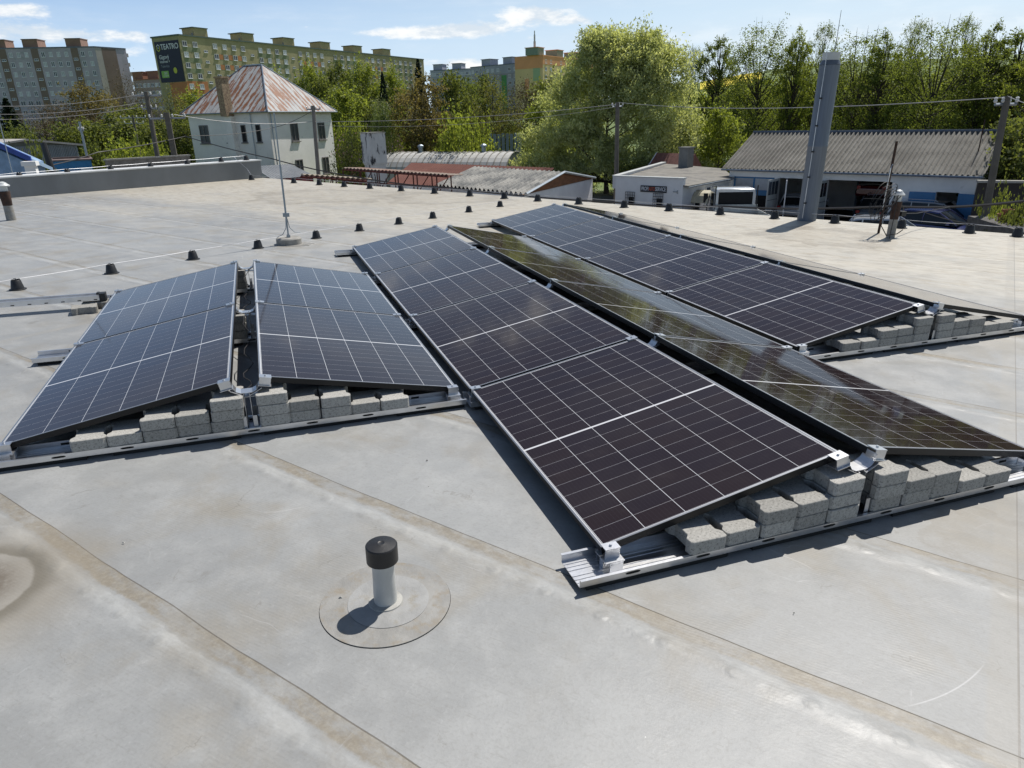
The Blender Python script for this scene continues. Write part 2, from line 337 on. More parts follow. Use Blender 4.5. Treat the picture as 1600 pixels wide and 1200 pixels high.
# ------------------------------------------------------------------ the roof we stand on
E1 = Vector((.81, .586, 0)); E2 = Vector((.586, -.81, 0))     # across the sheets / along the sheets
def nd(n, d, z=0.0): v = E1*n+E2*d; return (v.x, v.y, z)
NR = 10.78; DB = -17.0
def roof():
    poly = [nd(-16, 9), nd(NR+.0, 9), nd(NR+.5, DB), nd(-16, DB)]
    b = MB(); b.prism(poly, -.30, 0.0)
    tag(b.build('roof_deck', M['membrane']), kind='structure', roof=True)
    hw = empty('roof_hall'); tag(hw, 'rendered walls of the building under the flat membrane roof', 'building', roof=True)
    b = MB(); b.prism([nd(-15.7, 8.7), nd(NR-.3, 8.7), nd(NR-.3, DB+.3), nd(-15.7, DB+.3)], -6.5, -.304)
    b.build('wall', pm('hall_render', (.45,.44,.40), .9, var=.1, scale=1), hw)
    # low kerb along the free edge, covered by the same sheet
    pw = empty('roof_parapet'); tag(pw, 'raised grey parapet along the far left edge of the flat roof', 'parapet', roof=True)
    def ph(n): return max(.22, .47-.0215*(NR-n))
    def bar(d0, d1, n0, n1, lo, hi):
        b = MB(); v = []
        for n in (n0, n1):
            for d in (d0, d1):
                for z in (lo(n), hi(n)): v.append(nd(n, d, z))
        b.add(v, [(0,1,3,2),(4,6,7,5),(0,4,5,1),(2,3,7,6),(0,2,6,4),(1,5,7,3)]); return b
    bar(DB-.38, DB+.02, -16, NR+.48, lambda n: -.3, ph).build('upstand', M['parapet'], pw)
    bar(DB-.41, DB+.045, -16, NR+.51, lambda n: ph(n)+.002, lambda n: ph(n)+.03).build('coping', M['parapet_top'], pw)
roof()

def cone_block(cat=True):
    t = empty('conductor_holder')
    b = MB(); b.lathe([(.105,0),(.105,.010),(.082,.014),(.060,.125),(.052,.135),(.030,.135),(.028,.118)], 20)
    b.build('foot', M['plastic'], t, smooth=30)
    b = MB()
    b.box(-.014,.014,-.045,-.020,.118,.152); b.box(-.014,.014,.020,.045,.118,.152); b.box(-.05,-.02,-.012,.012,.118,.148); b.box(.02,.05,-.012,.012,.118,.148)
    b.build('clip', M['plastic'], t); return t
holder0 = cone_block(); first_holder = [True]
def put_holder(p, label, group, s=1.0):
    t = holder0 if first_holder[0] else copy_tree(holder0); first_holder[0] = False
    t.location = p; t.scale = (s, s, s); t.rotation_euler = (0, 0, random.uniform(-.3, .3)+.6)
    tag(t, label, 'conductor holder', group, roof=True)
ORD = ['first','second','third','fourth','fifth','sixth','seventh','eighth','ninth','tenth','eleventh','twelfth','thirteenth','fourteenth','fifteenth','sixteenth']
# wire line across the roof behind the panels
Lpx = [(20,450),(170,426),(301,405),(405,388),(501,373),(574,362),(642,352),(698,343),(753,333),(796,324)]
pts = []
for i, (px, py) in enumerate(Lpx):
    p = RF(px, py); q = E1*(p.dot(E1)); p = q + E2*(-7.1); pts.append(p)
    put_holder(p, f'black conductor holder, {ORD[i]} from the left on wire behind the panels', 'holders of the wire crossing the roof', .74)
def wire(name, label, P, r, mat, roof=True, cat='wire', group=None, n=5):
    b = MB(); b.tube(P, r, n); return tag(b.build(name, mat, smooth=True), label, cat, group, roof=roof)
def sagged(P, s):
    out = []
    for a, b_ in zip(P, P[1:]):
        for k in range(6):
            t = k/6; q = a.lerp(b_, t); q = Vector((q.x, q.y, q.z-4*s*t*(1-t)*(a-b_).length)); out.append(q)
    out.append(P[-1]); return out
P = [Vector((p.x, p.y, .108)) for p in pts]
P = [P[0]-(P[1]-P[0])*2]+P+[Vector(nd(NR-.25, -7.1, .12))]
wire('lightning_wire', 'bright aluminium wire on black holders crossing the roof behind the panels', sagged(P, .005), .003, M['wire'])
# edge line
epx = [(415,286),(459,284),(499,289),(538,294),(578,298),(627,302),(679,306),(734,310),(788,314),(840,318),(904,321),(975,326),(1045,330),(1125,336),(1210,342),(1304,348),(1408,354),(1515,361),(1590,366)]
ds = []
for px, py in epx:
    d = rray(px, py); # intersect with the vertical plane n = NR-.14
    t = ((NR-.14)-CP.dot(E1))/d.dot(E1); ds.append((CP+d*t).dot(E2))
ds[0] = DB+.35
pts = [Vector(nd(NR-.14, d)) for d in ds]
for i, p in enumerate(pts):
    lab = f'black conductor holder, {ORD[i] if i < 16 else ["third from last","second from last","last"][i-16]} from the left along the far roof edge'
    put_holder(p, lab, 'holders along the far roof edge', .9)
P = [Vector((p.x, p.y, .135)) for p in pts]
wire('lightning_wire', 'aluminium wire running on black holders along the far roof edge', sagged(P+[P[-1]+(P[-1]-P[-2])], .010), .0045, M['wire'])
# parapet line
ppx = [(30,272),(105,268),(173,263),(235,258),(292,253),(345,249),(384,245)]
pts = []
for i, (px, py) in enumerate(ppx):
    d = rray(px, py+3); t = ((DB-.2)-CP.dot(E2))/d.dot(E2); n_ = (CP+d*t).dot(E1); p = Vector(nd(n_, DB-.18, max(.22, .47-.0215*(NR-n_))+.03)); pts.append(p)
    put_holder(p, f'black conductor holder, {ORD[i]} from the left on top of the grey parapet', 'holders on the parapet', .9)
P = [p+Vector((0,0,.13)) for p in pts]; P = [P[0]-(P[1]-P[0])*2]+P
P.append(Vector(nd(NR-.3, DB-.1, .62))); P.append(Vector(nd(NR-.14, DB+.2, .3))); P.append(Vector(nd(NR-.14, DB+.35, .14)))
wire('lightning_wire', 'aluminium wire held above the grey parapet by black holders', sagged(P, .008), .0045, M['wire'])

# ------------------------------------------------------------------ solar panels
def panel_proto():
    t = empty('solar_module')
    fr = MB(); th = .032; w = .009
    for (x0,x1,y0,y1) in ((0,PW,0,w),(0,PW,PL-w,PL),(0,w,w,PL-w),(PW-w,PW,w,PL-w)):
        fr.box(x0,x1,y0,y1,-th,-.0012,0)
    for (x0,x1,y0,y1) in ((.0005,PW-.0005,.0005,w),(.0005,PW-.0005,PL-w,PL-.0005),(.0005,w,w,PL-w),(PW-w,PW-.0005,w,PL-w)):
        fr.box(x0,x1,y0,y1,-.0012,0,1)
    for (x0,x1,y0,y1) in ((w,.028,w,PL-w),(PW-.028,PW-w,w,PL-w)): fr.box(x0,x1,y0,y1,-th,-th+.002,0)
    fr.build('frame', [M['frame_black'], M['frame_lip']], t)
    gl = MB(); gl.box(w,PW-w,w,PL-w,-.0065,-.0020,0); gl.build('glass', M['cells'], t)
    bk = MB(); bk.box(w,PW-w,w,PL-w,-.0085,-.0070,0); bk.build('backsheet', M['backsheet'], t)
    return t
Wp = PW*math.cos(TILT); Hp = PW*math.sin(TILT); Z0 = .100
XB = 0.0; XC = 2*Wp+RIDGE+VALLEY; XA = -VALLEY_A-2*Wp-RIDGE
blocks = {'A': (XA, .056, range(1,3), 'left'), 'B': (XB, 0.0, range(0,4), 'middle'), 'C': (XC, -.008, range(1,5), 'rear right')}
proto = panel_proto(); first = True
PO = ['nearest', 'second', 'third', 'farthest']
for key, (x0, dy, rows, nm) in blocks.items():
    n = len(rows)
    for side in ('left', 'right'):
        for i, r in enumerate(rows):
            t = proto if first else copy_tree(proto); first = False
            y = r*PITCH+dy+(PITCH-PL)/2
            if side == 'left': Mx = Matrix.Translation((x0, y, Z0)) @ Matrix.Rotation(-TILT, 4, 'Y')
            else: Mx = Matrix.Translation((x0+2*Wp+RIDGE, y+PL, Z0)) @ Matrix.Rotation(PI, 4, 'Z') @ Matrix.Rotation(-TILT, 4, 'Y')
            t.matrix_world = Mx
            w_ = PO[i] if n == 4 else ['nearer', 'farther'][i]
            tag(t, f'dark solar panel, {w_} in the {side}-hand column of the {nm} array', 'solar panel', 'solar panels on the flat roof', roof=True)

# ------------------------------------------------------------------ mounting rails
def rail(x0, x1, xl, y, label, ridge=True, clamps=None, first_pad=True):
    """tray rail from x0 to x1; xl = low corner of the pair of columns it carries"""
    t = empty('mounting_rail', (0, y, 0))
    b = MB(); hw = .084; zb = .022
    b.box(x0,x1,-hw,hw,zb,zb+.003)
    b.box(x0,x1,-hw,-hw+.003,zb+.003,zb+.034); b.box(x0,x1,hw-.003,hw,zb+.003,zb+.034)
    b.box(x0,x1,-hw-.010,-hw,zb+.031,zb+.034); b.box(x0,x1,hw,hw+.010,zb+.031,zb+.034)
    for yy in (-.06,-.04,-.018,.018,.04,.06): b.box(x0,x1,yy-.002,yy+.002,zb+.003,zb+.0055)
    s = b; x = x0+.22
    while x < x1-.1:
        s.prism([(x+.02*math.cos(2*PI*q/12)+(.012 if math.cos(2*PI*q/12) > 0 else -.012), zb+.0155+.0055*math.sin(2*PI*q/12)) for q in range(12)], hw, hw+.0008, 1, Matrix.Rotation(PI/2, 4, 'X'))
        s.box(x-.024,x+.024,hw-.0038,hw-.003,zb+.010,zb+.022,1)
        x += .31
    b.build('tray', [M['alu'], M['slot']], t)
    p = MB(); x = x0+.03
    while x < x1-.2: p.box(x, min(x+.62, x1-.01), -hw+.004, hw-.004, .001, zb-.0005); x += .74
    p.build('rubber_pad', M['rubber'], t)
    ends = []
    if xl is not None:
        wl = xl+2*Wp+RIDGE
        # low clamps
        for cx, sg in ((xl, 1), (wl, -1)):
            c = MB(); a = cx+.03*sg
            c.box(a-.028,a+.028,-.055,-.052,zb+.003,Z0-.028); c.box(a-.028,a+.028,.052,.055,zb+.003,Z0-.028)
            c.box(a-.040,a+.040,-.045,.045,Z0-.034,Z0-.030); c.box(a-.036,a+.036,-.014,.014,zb+.004,Z0-.034)
            c.box(a-.03,a+.03,-.020,-.014,Z0-.030,Z0+.010); c.box(a-.03,a+.03,.0,.006,Z0-.030,Z0+.010) if False else None
            c.box(a-.032,a+.032,-.022,.022,Z0+.006+.005*1,Z0+.014)
            c.lathe([(.006,Z0+.014),(.006,Z0+.022)],8,0,Matrix.Translation((a,0,0)))
            c.build('low_clamp', M['alu'], t)
        # ridge bracket
        xr = xl+Wp; xm = xr+RIDGE/2; zt = Z0+Hp
        c = MB()
        c.box(xm-.040,xm+.040,-.082,.082,zb+.0062,zb+.0090)
        for sg in (-1, 1):
            q = xm+sg*.014
            c.box(min(q,q+sg*.003),max(q,q+sg*.003),-.045,.045,zb+.009,zt-.075)
            c.box(min(q+sg*.003,q+sg*.024),max(q+sg*.003,q+sg*.024),-.075,-.072,zb+.009,zb+.10)
            c.box(min(q+sg*.003,q+sg*.024),max(q+sg*.003,q+sg*.024),.072,.075,zb+.009,zb+.10)
            # leg flare up to the panel corner
            v = [(q,-.045,zt-.085),(q,.045,zt-.085),(xm+sg*.082,.045,zt-.048),(xm+sg*.082,-.045,zt-.048)]
            v += [(a_, b_, c_-.003) for a_, b_, c_ in v]
            c.add(v, [(0,1,2,3),(7,6,5,4),(0,4,5,1),(1,5,6,2),(2,6,7,3),(3,7,4,0)])
        c.box(xm-.065,xm+.065,-.030,.030,zt-.0985,zt-.0955)
        c.build('ridge_bracket', M['alu_dull'], t)
        # curved cable tray
        c = MB(); n = 9; rr = .072; vs = []
        for i in range(n):
            a = PI*(1.0+i/(n-1)); zz = zt-.008+max(-.062, .072*math.sin(a)); vs.append((xm+rr*math.cos(a)*1.02, zz))
        for k in range(n-1):
            (xa, za), (xb, zb_) = vs[k], vs[k+1]
            c.add([(xa,-.035,za),(xb,-.035,zb_),(xb,.035,zb_),(xa,.035,za),(xa,-.035,za-.0025),(xb,-.035,zb_-.0025),(xb,.035,zb_-.0025),(xa,.035,za-.0025)],
                  [(0,1,2,3),(7,6,5,4),(0,4,5,1),(2,6,7,3),(1,5,6,2),(3,7,4,0)])
        c.build('cable_tray', M['alu'], t)
        for sg in (-1, 1):
            c = MB(); a = xr if sg < 0 else xr+RIDGE; a += sg*.030
            mt = Matrix.Translation((a, 0, zt-sg*0-.006)) @ Matrix.Rotation(-TILT*(-sg), 4, 'Y')
            c.box(-.032,.032,-.026,.026,.004,.008,0,mt); c.box(-.030,.030,-.026,-.023,-.036,.004,0,mt); c.box(-.034,.034,-.036,.03,-.040,-.037,0,mt)
            c.lathe([(.006,.008),(.006,.016)],8,0,mt)
            c.build('high_clamp', M['alu'], t)
    tag(t, label, 'mounting rail', 'mounting rails under the solar arrays', roof=True)
    return t
RO = ['nearest', 'second', 'third', 'fourth', 'farthest']
for r in (1, 2, 3):
    rail(XA-.26, -.035, XA, r*PITCH+.056, f'aluminium tray rail under the left array, {["nearest","middle","farthest"][r-1]} of its three')
for r in range(5):
    x0 = -.135 if r in (0, 4) else -.025
    if r == 4: x0 = -.22
    rail(x0, XC-VALLEY+(.16 if r == 0 else .025), XB, r*PITCH-.005 if r else -.008, f'aluminium tray rail under the middle array, {RO[r]} from the camera')
for r in range(1, 6):
    x0 = XC-.02 if r < 5 else XC-.22
    rail(x0, XC+2*Wp+RIDGE+.15, XC, r*PITCH-.008, f'aluminium tray rail under the rear right array, {RO[r-1]} from the camera')

# spare profile lying on pavers at the left
def spare():
    b = MB(); a = RF(160, 463, .10); x1 = a.x-.02; x0 = x1-2.6; y = a.y
    b.box(x0,x1,y-.05,y-.047,.075,.125); b.box(x0,x1,y+.047,y+.05,.075,.125); b.box(x0,x1,y-.047,y+.047,.075,.078); b.box(x0,x1,y-.062,y-.05,.122,.125); b.box(x0,x1,y+.05,y+.062,.122,.125)
    t = empty('spare_profile'); s = b; x = x0+.1
    while x < x1-.03: s.box(x-.014,x+.014,y-.0512,y-.05,.082,.090,1); x += .13
    b.build('channel', [M['alu'], M['slot']], t)
    e = MB(); e.box(x1+.002,x1+.05,y-.04,y+.04,.05,.135); e.box(x1-.02,x1+.0,y-.03,y+.03,.1255,.140); e.build('end_cap', M['plastic'], t)
    tag(t, 'spare slotted aluminium profile lying raised on pavers at the left', 'profile', roof=True)
    return x0, x1, y
spx0, spx1, spy = spare()

# ------------------------------------------------------------------ pavers
def paver_mesh(seed):
    rd = random.Random(seed); o = [(.0705,-.100),(.0815,-.0905),(.0815,-.064),(.064,-.042),(.064,.042),(.0815,.064),(.0815,.0905),(.0705,.100)]
    o = o+[(-x,-y) for x, y in o]
    o = [(x+rd.uniform(-.0012,.0012), y+rd.uniform(-.0012,.0012)) for x, y in o]
    b = MB(); n = len(o); vs = []
    for z, s in ((0,.0028),(.0022,0),(.0568,0),(.0590,.0024)):
        for x, y in o: l = math.hypot(x, y); vs.append((x-s*x/l*1.2, y-s*y/l*1.2, z))
    fs = [tuple(range(n-1,-1,-1)), tuple(range(3*n,4*n))]
    for j in range(3):
        for i in range(n): fs.append((j*n+i, j*n+(i+1) % n, (j+1)*n+(i+1) % n, (j+1)*n+i))
    b.add(vs, fs); return b.mesh('concrete_paver', M['concrete'])
pmesh = [paver_mesh(i) for i in range(5)]
def put_paver(x, y, z, label, rz=0.0):
    o = obj('concrete_paver', pmesh[random.randrange(5)]); o.location = (x+random.uniform(-.002,.002), y+random.uniform(-.006,.006), z)
    o.rotation_euler = (0, 0, rz+random.uniform(-.018,.018)+random.choice((0, PI)))
    tag(o, label, 'paver', 'concrete pavers weighing the rails down', roof=True); return o
heights = [1,1,2,2,3]; LN = {1: [''], 2: ['lower','upper'], 3: ['bottom','middle','top']}
def pavers(xl, y, nm, cols=None):
    pitch = .1655; zb = .0565
    for side in ('left', 'right'):
        for i, h in enumerate(heights):
            if side == 'left': x = xl+.33+.0825+pitch*i
            else: x = xl+2*Wp+RIDGE-.33-.0825-pitch*i+.015
            for k in range(h):
                lay = {1: 'lone', 2: LN[2][k] if h == 2 else '', 3: LN[3][k] if h == 3 else ''}[h]
                dx = random.uniform(-.004,.004) if k else 0
                if side == 'left' and h == 3 and k: dx += .010 if k == 2 else .006
                put_paver(x+dx, y+.008, zb+.0612*k, f'{lay} paver, {ORD[i]} stack from {side} end, {nm} rail'.replace('lone', 'single').capitalize())
pavers(XA, PITCH+.056, 'nearest left array'); pavers(XB, -.008, 'nearest middle array'); pavers(XC, PITCH-.008, 'nearest rear array')
for r, nm in ((2, 'middle'), (3, 'farthest')):
    for k in range(3):
        put_paver(XA+Wp-.02, r*PITCH+.068, .0565+.0612*k, f'{LN[3][k]} paver of the stack in the left array ridge gap, {nm} rail'.capitalize())
put_paver(spx1-.11, spy-.16, .0005, 'light concrete paver lying beside the spare profile end', PI/2+.12)
put_paver(spx1-.05, spy+.02, .0005, 'shaded concrete paver carrying the end of the spare profile', PI/2)

# cables in the ridge gaps
for x0, dy, nm, ya, yb in ((XA, .056, 'left', PITCH+.1, 3*PITCH), (XB, 0, 'middle', .05, 4*PITCH-.1), (XC, 0, 'rear right', PITCH+.05, 5*PITCH-.1)):
    xm = x0+Wp+RIDGE/2; pts = []
    n = 30
    for i in range(n+1):
        y = ya+(yb-ya)*i/n; ph = ((y-dy) % PITCH)/PITCH
        pts.append(Vector((xm+.03*math.sin(i*1.3), y, Z0+Hp-.07-.09*math.sin(PI*ph))))
    wire('solar_cable', f'black cable sagging in the ridge gap of the {nm} array', pts, .0035, M['cable'], cat='cable')

# ------------------------------------------------------------------ pipes, masts, chimney on the roof
def vent_near():
    p = RF(603, 941); t = empty('vent_pipe', p)
    pt = MB(); n = 64; vs = [(.232*math.cos(2*PI*i/n), .232*math.sin(2*PI*i/n)) for i in range(n)]
    pt.prism(vs, .0005, .0040); pt.prism([(.2335*math.cos(2*PI*i/n), .2335*math.sin(2*PI*i/n)) for i in range(n)], .0002, .0012, 2)
    pt.prism([(.145*math.cos(2*PI*i/n)+.01, .145*math.sin(2*PI*i/n)+.0) for i in range(n)], .0042, .0058, 1)
    pt.build('sheet_patch', [M['patch'], M['patch_in'], M['slot']], t)
    b = MB(); b.lathe([(.062,.0058),(.060,.010),(.046,.012)], 32); b.build('seal_ring', M['seal'], t, smooth=30)
    b = MB(); b.lathe([(.0415,.012),(.0415,.05),(.0395,.10),(.0390,.15),(.0395,.195)], 32); b.build('pipe', M['pipe'], t, smooth=60)
    b = MB(); b.lathe([(.052,.180),(.0555,.182),(.0555,.243),(.052,.247),(.012,.253),(.010,.252)], 40); b.build('cap', pm('black_cap', (.012,.012,.013), .45, var=.15, scale=30, bump=.1, bscale=90), t, smooth=30)
    tag(t, 'grey vent pipe with black cap on a round welded patch', 'vent pipe', roof=True)
vent_near()
def vent_cowl(px, py, H, label, lean=0.0, cables=False, r=.062):
    p = RF(px, py); t = empty('vent_pipe', p)
    b = MB(); b.lathe([(r*1.05,0),(r*1.0,H*.38),(r*.98,H*.40)], 24); b.build('sleeve', M['patch'], t, smooth=40)
    b = MB(); b.lathe([(r*1.0,H*.40),(r*1.03,H*.41),(r*1.2,H*.76),(r*1.15,H*.78)], 24); b.build('rusty_collar', M['rust'], t, smooth=40)
    b = MB(); b.lathe([(r*.85,H*.78),(r*.85,H*.9),(r*1.45,H*.905),(r*1.5,H*.93),(r*.9,H*.985),(r*.85,H),(r*.3,H*1.03)], 24); b.build('cowl', M['white_cap'], t, smooth=35)
    tag(t, label, 'vent pipe', roof=True); return p
p = vent_cowl(18, 344, .62, 'rusty vent pipe with a grey cowl near the left picture edge', r=.07)
pv = vent_cowl(1391, 371, .66, 'rusty vent pipe with a grey cowl and coiled cables on the right', r=.056)
# steel post and cables beside the right vent
b = MB(); pp = RF(1393, 366); b.tube([Vector((pp.x-.10, pp.y+.15, 0)), Vector((pp.x-.08, pp.y+.15, 1.32))], .018, 8)
pst = empty('steel_post'); b.build('post', M['rust'], pst); b = MB()
b.tube([Vector((pp.x-.13, pp.y+.13, .35)), Vector((pp.x-.13, pp.y+.12, .95)), Vector((pp.x-.09, pp.y+.14, 1.0))], .008, 6); b.build('conduit', M['wire'], pst)
tag(pst, 'thin rusty steel post standing beside the right vent pipe', 'post', roof=True)
b = MB()
for i in range(7):
    rr = .17+.03*(i % 4); cz = .46+.015*i; cxx = pv.x-.19-.012*i; pts = []
    for k in range(25):
        a = 2*PI*k/24; pts.append(Vector((cxx+rr*.55*math.cos(a)+.11*math.sin(a), pv.y-.04+.02*i+.03*math.sin(a+i), cz+rr*math.sin(a))))
    b.tube(pts, .0045, 5)
b.tube([Vector((pv.x-.05,pv.y-.09,.6)), Vector((pv.x-.28,pv.y-.1,.4)), Vector((pv.x-.33,pv.y-.1,.2)), Vector((pv.x-.22,pv.y-.12,.06)), Vector((pv.x-.02,pv.y-.12,.07)), Vector((pv.x+.1,pv.y-.1,.12))], .007, 6)
b.tube([Vector((pv.x-.12,pv.y-.1,.62)), Vector((pv.x-.14,pv.y-.12,.3)), Vector((pv.x-.15,pv.y-.12,.01))], .006, 6)
b.tube([Vector((pv.x+.06,pv.y-.0,.5)), Vector((pv.x+.16,pv.y+.02,.42)), Vector((pv.x+.3,pv.y+.1,.32)), Vector((pv.x+.9,pv.y+.4,.26)), Vector((pv.x+2.2,pv.y+.9,.25))], .006, 6)
tag(b.build('cable_coil', M['cable'], smooth=True), 'tangle of black cables hanging on the right vent pipe', 'cable', roof=True)
b = MB(); b.box(pv.x+.10,pv.x+.19,pv.y-.03,pv.y+.05,.30,.37); b.box(pv.x+.07,pv.x+.10,pv.y,pv.y+.02,.32,.35)
tag(b.build('floodlight', M['plastic']), 'small dark floodlight fixed to the right vent pipe', 'floodlight', roof=True)
# lightning mast on concrete foot
def mast():
    p = RF(452, 381); t = empty('lightning_mast', p)
    b = MB(); b.lathe([(.17,0),(.17,.075),(.155,.09),(.03,.09)], 28); b.build('concrete_foot', M['base_conc'], t, smooth=30)
    b = MB(); b.box(-.05,.25,-.24,-.18,.0005,.004); b.prism([(-.20,-.05),(.0,-.22),(.33,-.10),(.22,.08),(0,.2)], .0002, .003)
    b.build('foot_mat', M['patch'], t)
    b = MB(); b.tube([(0,0,.09),(0,0,.34)], .011, 8); b.tube([(0,0,.30),(0,0,1.05)], .013, 8); b.tube([(0,0,1.0),(0,0,1.70)], .009, 8)
    b.build('rod', M['galv'], t, smooth=True)
    b = MB(); b.box(-.04,.045,-.02,.02,.37,.42); b.box(-.025,.025,-.02,.02,.09,.125); b.build('clamp', M['galv'], t)
    b = MB()
    b.tube([(-.01,0,.34),(-.02,-.01,.22),(-.07,-.03,.14),(-.15,-.06,.105)], .005, 5); b.tube([(.01,0,.34),(.03,.01,.22),(.09,.05,.15),(.17,.09,.135)], .005, 5)
    b.build('bonding_wire', M['galv'], t, smooth=True)
    tag(t, 'slim lightning rod on a round concrete foot with two bonding wires', 'lightning rod', roof=True)
mast()
def small_rod():
    p = RF(20, 305); t = empty('lightning_rod', p)
    b = MB(); b.lathe([(.22,0),(.22,.10),(.2,.115)], 24, 0, Matrix.Translation((.22,0,0))); b.build('concrete_foot', M['base_conc'], t, smooth=30)
    b = MB(); b.lathe([(.42,0.0005),(.42,.01)], 24, 0, Matrix.Translation((.22,-.05,0))); b.build('foot_mat', M['patch'], t)
    b = MB(); b.tube([(.1,0,.1),(.1,0,2.6)], .012, 6); b.build('rod', M['galv'], t)
    tag(t, 'thin lightning rod on a concrete foot by the left end of the parapet', 'lightning rod', roof=True)
small_rod()
def roof_chimney():
    p = RF(1260, 344); t = empty('ventilation_chimney', p); t.rotation_euler = (0, 0, R(-17))
    w = .152; H = 2.60; n_ = 40
    b = MB(); b.lathe([(w,0),(w,H*.20),(w+.002,H*.201),(w+.002,H*.455),(w+.004,H*.457),(w+.004,H*.468),(w+.002,H*.470),(w+.002,H*.93)], n_); b.build('duct', M['chimney'], t, smooth=30)
    b = MB(); b.lathe([(w+.010,H*.931),(w-.018,H*.957)], n_); b.build('collar', M['chimney_dark'], t, smooth=30)
    b = MB(); b.lathe([(w-.020,H*.9575),(w-.018,H)], n_); b.build('chimney_head', M['white_cap'], t, smooth=30)
    a_ = R(-137); cx, cy = math.cos(a_), math.sin(a_)
    b = MB(); b.tube([(cx*(w+.035),cy*(w+.035),0.05),(cx*(w+.033),cy*(w+.033),H+.01)], .005, 6); b.build('conductor', M['wire'], t)
    b = MB()
    for z in (.3,.72,1.12,1.52,1.93): b.box(w-.002,w+.042,-.016,.016,z-.012,z+.012,0,Matrix.Rotation(a_,4,'Z'))
    b.build('bracket', M['plastic'], t)
    b = MB(); b.tube([(w*.4,w*.2,H),(w*.42,w*.2,H+.60)], [.006,.003], 6); b.build('rod', M['plastic'], t)
    tag(t, 'tall round blue grey chimney with a conductor wire at the roof edge', 'chimney', roof=True)
roof_chimney()
# small bits lying on the membrane
for i, (px, py, s, c, lab) in enumerate([(667,721,.006,'rubber','tiny black pebble on the membrane right of the left array'),(193,850,.006,'seal','tiny white chip on the membrane in the left foreground'),
        (532,936,.008,'seal','small white chip lying on the vent patch'),(1240,960,.004,'rubber','black speck on the membrane below the front rail shadow')]):
    p = RF(px, py); b = MB(); b.add([(-s,0,.005),(s*.8,-s*.4,.005),(s,.5*s,.007),(-.4*s,.6*s,.006),(0,0,.005+s*.8)], [(0,1,4),(1,2,4),(2,3,4),(3,0,4),(3,2,1,0)])
    o = b.build('debris_chip', M[c]); o.location = p; tag(o, lab, 'chip', roof=True)

# ================================================================== SURROUNDINGS (level world frame)
GZ = -4.4
def terr(x, y):
    dx, dy = x-Cw.x, y-Cw.y; D = math.hypot(dx, dy); az = math.atan2(dx, dy)
    def s(a, b, t): u = min(1, max(0, (t-a)/(b-a))); return u*u*(3-2*u)
    z = GZ + 2.3*s(64, 100, D) + 2.3*s(95, 150, D) + 3.0*s(150, 420, D)
    z += 40*s(.35, .75, az)*s(330, 950, D) + 10*s(300, 1200, D)
    z += .12*math.sin(x*.11)*math.cos(y*.13)*s(50, 90, D)
    return z
def G(p): return Vector((p.x, p.y, terr(p.x, p.y)))
def foliage_ground():
    m = bpy.data.materials.new('ground_cover'); m.use_nodes = True; k = NT(m.node_tree); b = k.n['Principled BSDF']
    P = k.new('ShaderNodeTexCoord').outputs['Object']; x, y, z = k.xyz(P)
    dx = k.m('SUBTRACT', x, Cw.x); dy = k.m('SUBTRACT', y, Cw.y)
    D = k.m('SQRT', k.m('ADD', k.m('MULTIPLY', dx, dx), k.m('MULTIPLY', dy, dy)))
    n = k.noise(P, .12, 6, .65); n2 = k.noise(P, 1.5, 5, .7)
    grass = k.mix(k.ss(n, .35, .65), (.075,.125,.022), (.13,.175,.035)); grass = k.mix(k.ss(n2, .45, .75), grass, (.055,.085,.02))
    dirt = k.mix(k.ss(n2, .3, .7), (.16,.145,.12), (.24,.22,.19))
    c = k.mix(k.ss(k.m('ADD', D, k.m('MULTIPLY', k.m('SUBTRACT', n, .5), 30.0)), 58, 66), dirt, grass)
    k.l.new(c, b.inputs['Base Color']); b.inputs['Roughness'].default_value = .9; return m
def ground():
    b = MB(); rings = [0,8,16,24,32,40,48,56,62,66,70,75,80,86,92,98,105,112,120,130,140,155,175,200,230,270,320,380,450,530,620,720,840,980,1150,1400,1800,2600,3800]
    n = 120; vs = [(Cw.x, Cw.y, GZ)]
    for r in rings[1:]:
        for i in range(n):
            a = 2*PI*i/n; x = Cw.x+r*math.sin(a); y = Cw.y+r*math.cos(a)
            aa = a if a < PI else a-2*PI
            vs.append((x, y, terr(x, y)))
    fs = [(0, 1+(i+1) % n, 1+i) for i in range(n)]
    for j in range(len(rings)-2):
        for i in range(n):
            a, b_ = 1+j*n+i, 1+j*n+(i+1) % n; fs.append((a, b_, b_+n, a+n))
    b.add(vs, fs); tag(b.build('ground', foliage_ground(), smooth=True), kind='structure')
ground()
def patch(name, pts, mat, lift=.06, sub=12, kind='structure'):
    b = MB(); A, B_, C_, D_ = pts; vs = []; fs = []
    for j in range(sub+1):
        for i in range(sub+1):
            u, v = i/sub, j/sub; p = A.lerp(B_, u).lerp(D_.lerp(C_, u), v); vs.append((p.x, p.y, terr(p.x, p.y)+lift))
    for j in range(sub):
        for i in range(sub): a = j*(sub+1)+i; fs.append((a, a+1, a+sub+2, a+sub+1))
    b.add(vs, fs); return tag(b.build(name, mat), kind=kind)
patch('rapeseed_field', [WD(1095,120,640), WD(1190,120,640), WD(1190,120,800), WD(1095,120,800)], pm('rapeseed', (.62,.50,.02), .9, var=.15, scale=.3), .8, 16)
patch('yard_asphalt', [WD(900,300,24), WD(1640,330,16), WD(1640,300,60), WD(940,300,58)], pm('yard_asphalt', (.13,.125,.115), .9, var=.2, scale=.6), .03, 6)

